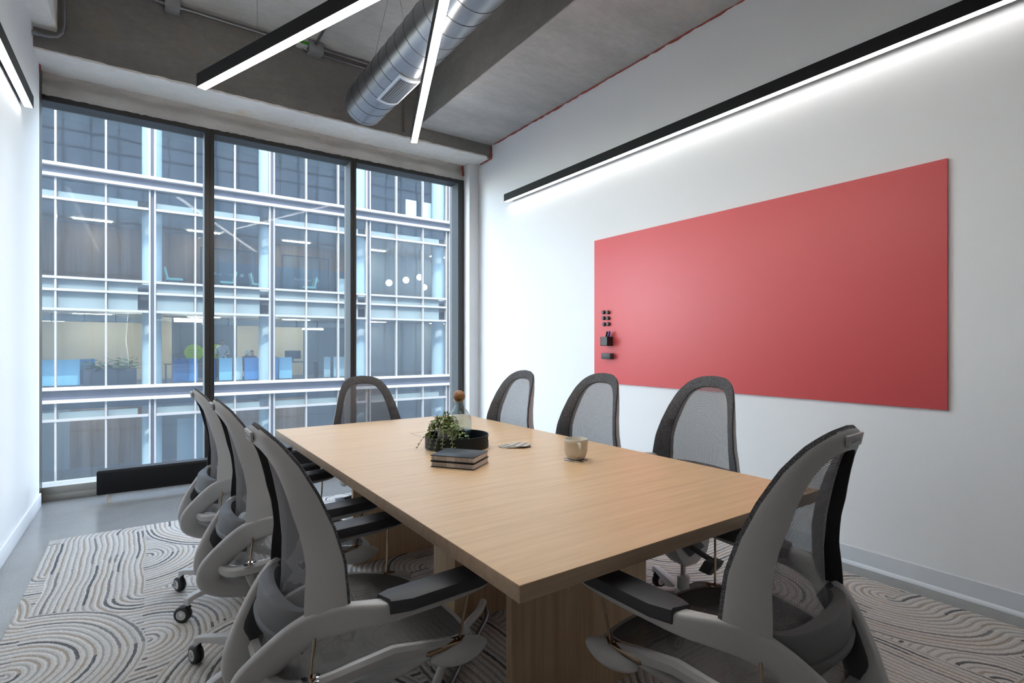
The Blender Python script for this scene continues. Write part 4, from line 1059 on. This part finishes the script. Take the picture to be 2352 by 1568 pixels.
for x, t, lab in ((2.95, 'River North', 'meeting room glass door lettered with a white round mark, over first lounge chairs'), (6.15, 'South Loop', 'meeting room glass door lettered with a white round mark, near the cabinets')):
    e = empty('glass_door', (x, 25.6, 3.33)); MB().box(-1.0, 1.0, 0, .02, 0, 2.0).build('pane', Bm['pane'], e, smooth=False)
    MB().box(-1.04, -1.0, -.01, .03, 0, 2.04).box(1.0, 1.04, -.01, .03, 0, 2.04).box(-1.04, 1.04, -.01, .03, 2.0, 2.04).build('frame', Bm['gap'], e, smooth=False)
    obj('lettering', text_mesh(t, .16, wtx, .001), e, (-.15, -.003, .95), (R(90), 0, 0))
    MB().cyl((.52, -.004, .95), (.52, -.001, .95), .075, n=24).build('round_mark', wtx, e); T(e, lab, 'door')
# far office lights
lm = emis('office_strip', (1.0, .90, .78), 6.0); lw = emis('office_globe', (1.0, .93, .86), 2.2)
def strip(x, Y, z, w, h, lab, yaw=0, grp='far office strip lights'):
    e = empty('strip_light', (x, Y, z), R(yaw)); MB().box(-w / 2, w / 2, -.07, .07, 0, h).build('lens', lm, e, bevel=.01)
    MB().box(-w / 2 - .01, w / 2 + .01, -.08, .08, h, h + .03).build('housing', Bm['gap'], e, smooth=False); T(e, lab, 'light', grp)
strip(-.55, 25, 2.16, 1.3, .14, 'strip light over the far planter'); strip(1.45, 25, 2.18, 1.0, .15, 'strip light over the yellow sign')
strip(2.75, 25.5, 2.10, 1.2, .10, 'strip light over the standing person'); strip(4.5, 25, 2.12, 1.3, .13, 'strip light over the dark-haired people'); strip(6.3, 25, 1.95, .9, .07, 'low strip light over the far monitor'); strip(-2.9, 25, 2.1, 1.0, .1, 'strip light behind glass by the white wall')
def globe(x, z, lab, r=.16, Y=25.0):
    e = empty('globe_pendant', (x, Y, z)); MB().sphere((0, 0, 0), r, n=20, m=12).build('globe', lw, e, angle=80)
    MB().cyl((0, 0, r), (0, 0, 6.17 - z), .008, n=6).build('cord', Bm['gap'], e); T(e, lab, 'light', 'far globe pendants')
for x, z, lab in ((9.95, 4.35, 'globe pendant lowest of the pair by the double mullion'), (10.85, 4.55, 'globe pendant in the middle pane upstairs'), (11.6, 4.75, 'highest globe pendant upstairs'), (11.85, 4.25, 'globe pendant crossed by a thin mullion upstairs'), (12.65, 4.45, 'globe pendant in the last wide pane upstairs'), (13.6, 4.65, 'upper globe pendant by the dark jamb'), (13.65, 4.15, 'lower globe pendant by the dark jamb')):
    globe(x, z, lab)
# bottom floor: white board and wooden counter
e = empty('flip_board', (1.75, 23.8, -3.71)); MB().box(-.75, .75, -.02, .02, .55, 2.15).build('panel', Bm['col'], e, bevel=.01)
for x in (-.7, .7): MB().box(x - .02, x + .02, -.25, .25, 0, .55).build('foot', Bm['gap'], e, smooth=False)
T(e, 'large white board standing in the lowest office', 'board')

# ducts, boards and desks that fill the far floors
for x0, x1, z, Y, lab in ((-4.5, 0.1, 2.22, 24.4, 'pale duct under the far ceiling above the planter'), (1.9, 4.3, 2.20, 24.6, 'pale duct under the far ceiling above the standing person'), (4.6, 8.0, 2.18, 24.8, 'pale duct under the far ceiling above the monitor')):
    e = empty('office_duct', (x0, Y, z)); MB().cyl((0, 0, 0), (x1 - x0, 0, 0), .14, n=20).build('tube', plain('cream_duct', (.62, .57, .50), .5), e)
    for t in range(1, int((x1 - x0) / .9)): MB().cyl((t * .9, 0, 0), (t * .9 + .03, 0, 0), .146, n=20).build('collar', Bm['slabw'], e)
    T(e, lab, 'duct')
for x, w, lab in ((10.5, .55, 'white presentation board farther from the jamb on the top floor'), (11.35, .42, 'white presentation board nearer the jamb on the top floor')):
    e = empty('presentation_board', (x, 23.6, 6.87)); MB().box(-w / 2, w / 2, -.02, .02, .1, 1.35).build('panel', plain('white_board', (.80, .80, .79), .5), e, bevel=.01)
    for q_ in (-w / 2 + .06, w / 2 - .06): MB().box(q_ - .015, q_ + .015, -.2, .2, 0, .1).build('foot', Bm['gap'], e, smooth=False)
    T(e, lab, 'board')
for x, lab in ((-2.6, 'dark desk beside the pale blue screen'), (1.3, 'dark desk under the yellow round sign'), (3.6, 'dark desk between the seated people'), (7.6, 'dark desk behind the broad grey screen')):
    e = empty('office_desk', (x, 24.35 if x < 3 or x > 5 else 24.85, -.21)); MB().box(-.7, .7, -.3, .3, .70, .735).build('desktop', plain('walnut_desk', (.16, .11, .08), .5), e, bevel=.004)
    for q_ in (-.64, .64): MB().box(q_ - .02, q_ + .02, -.27, .27, 0, .70).build('leg', Bm['gap'], e, smooth=False)
    T(e, lab, 'desk', 'far office desks')
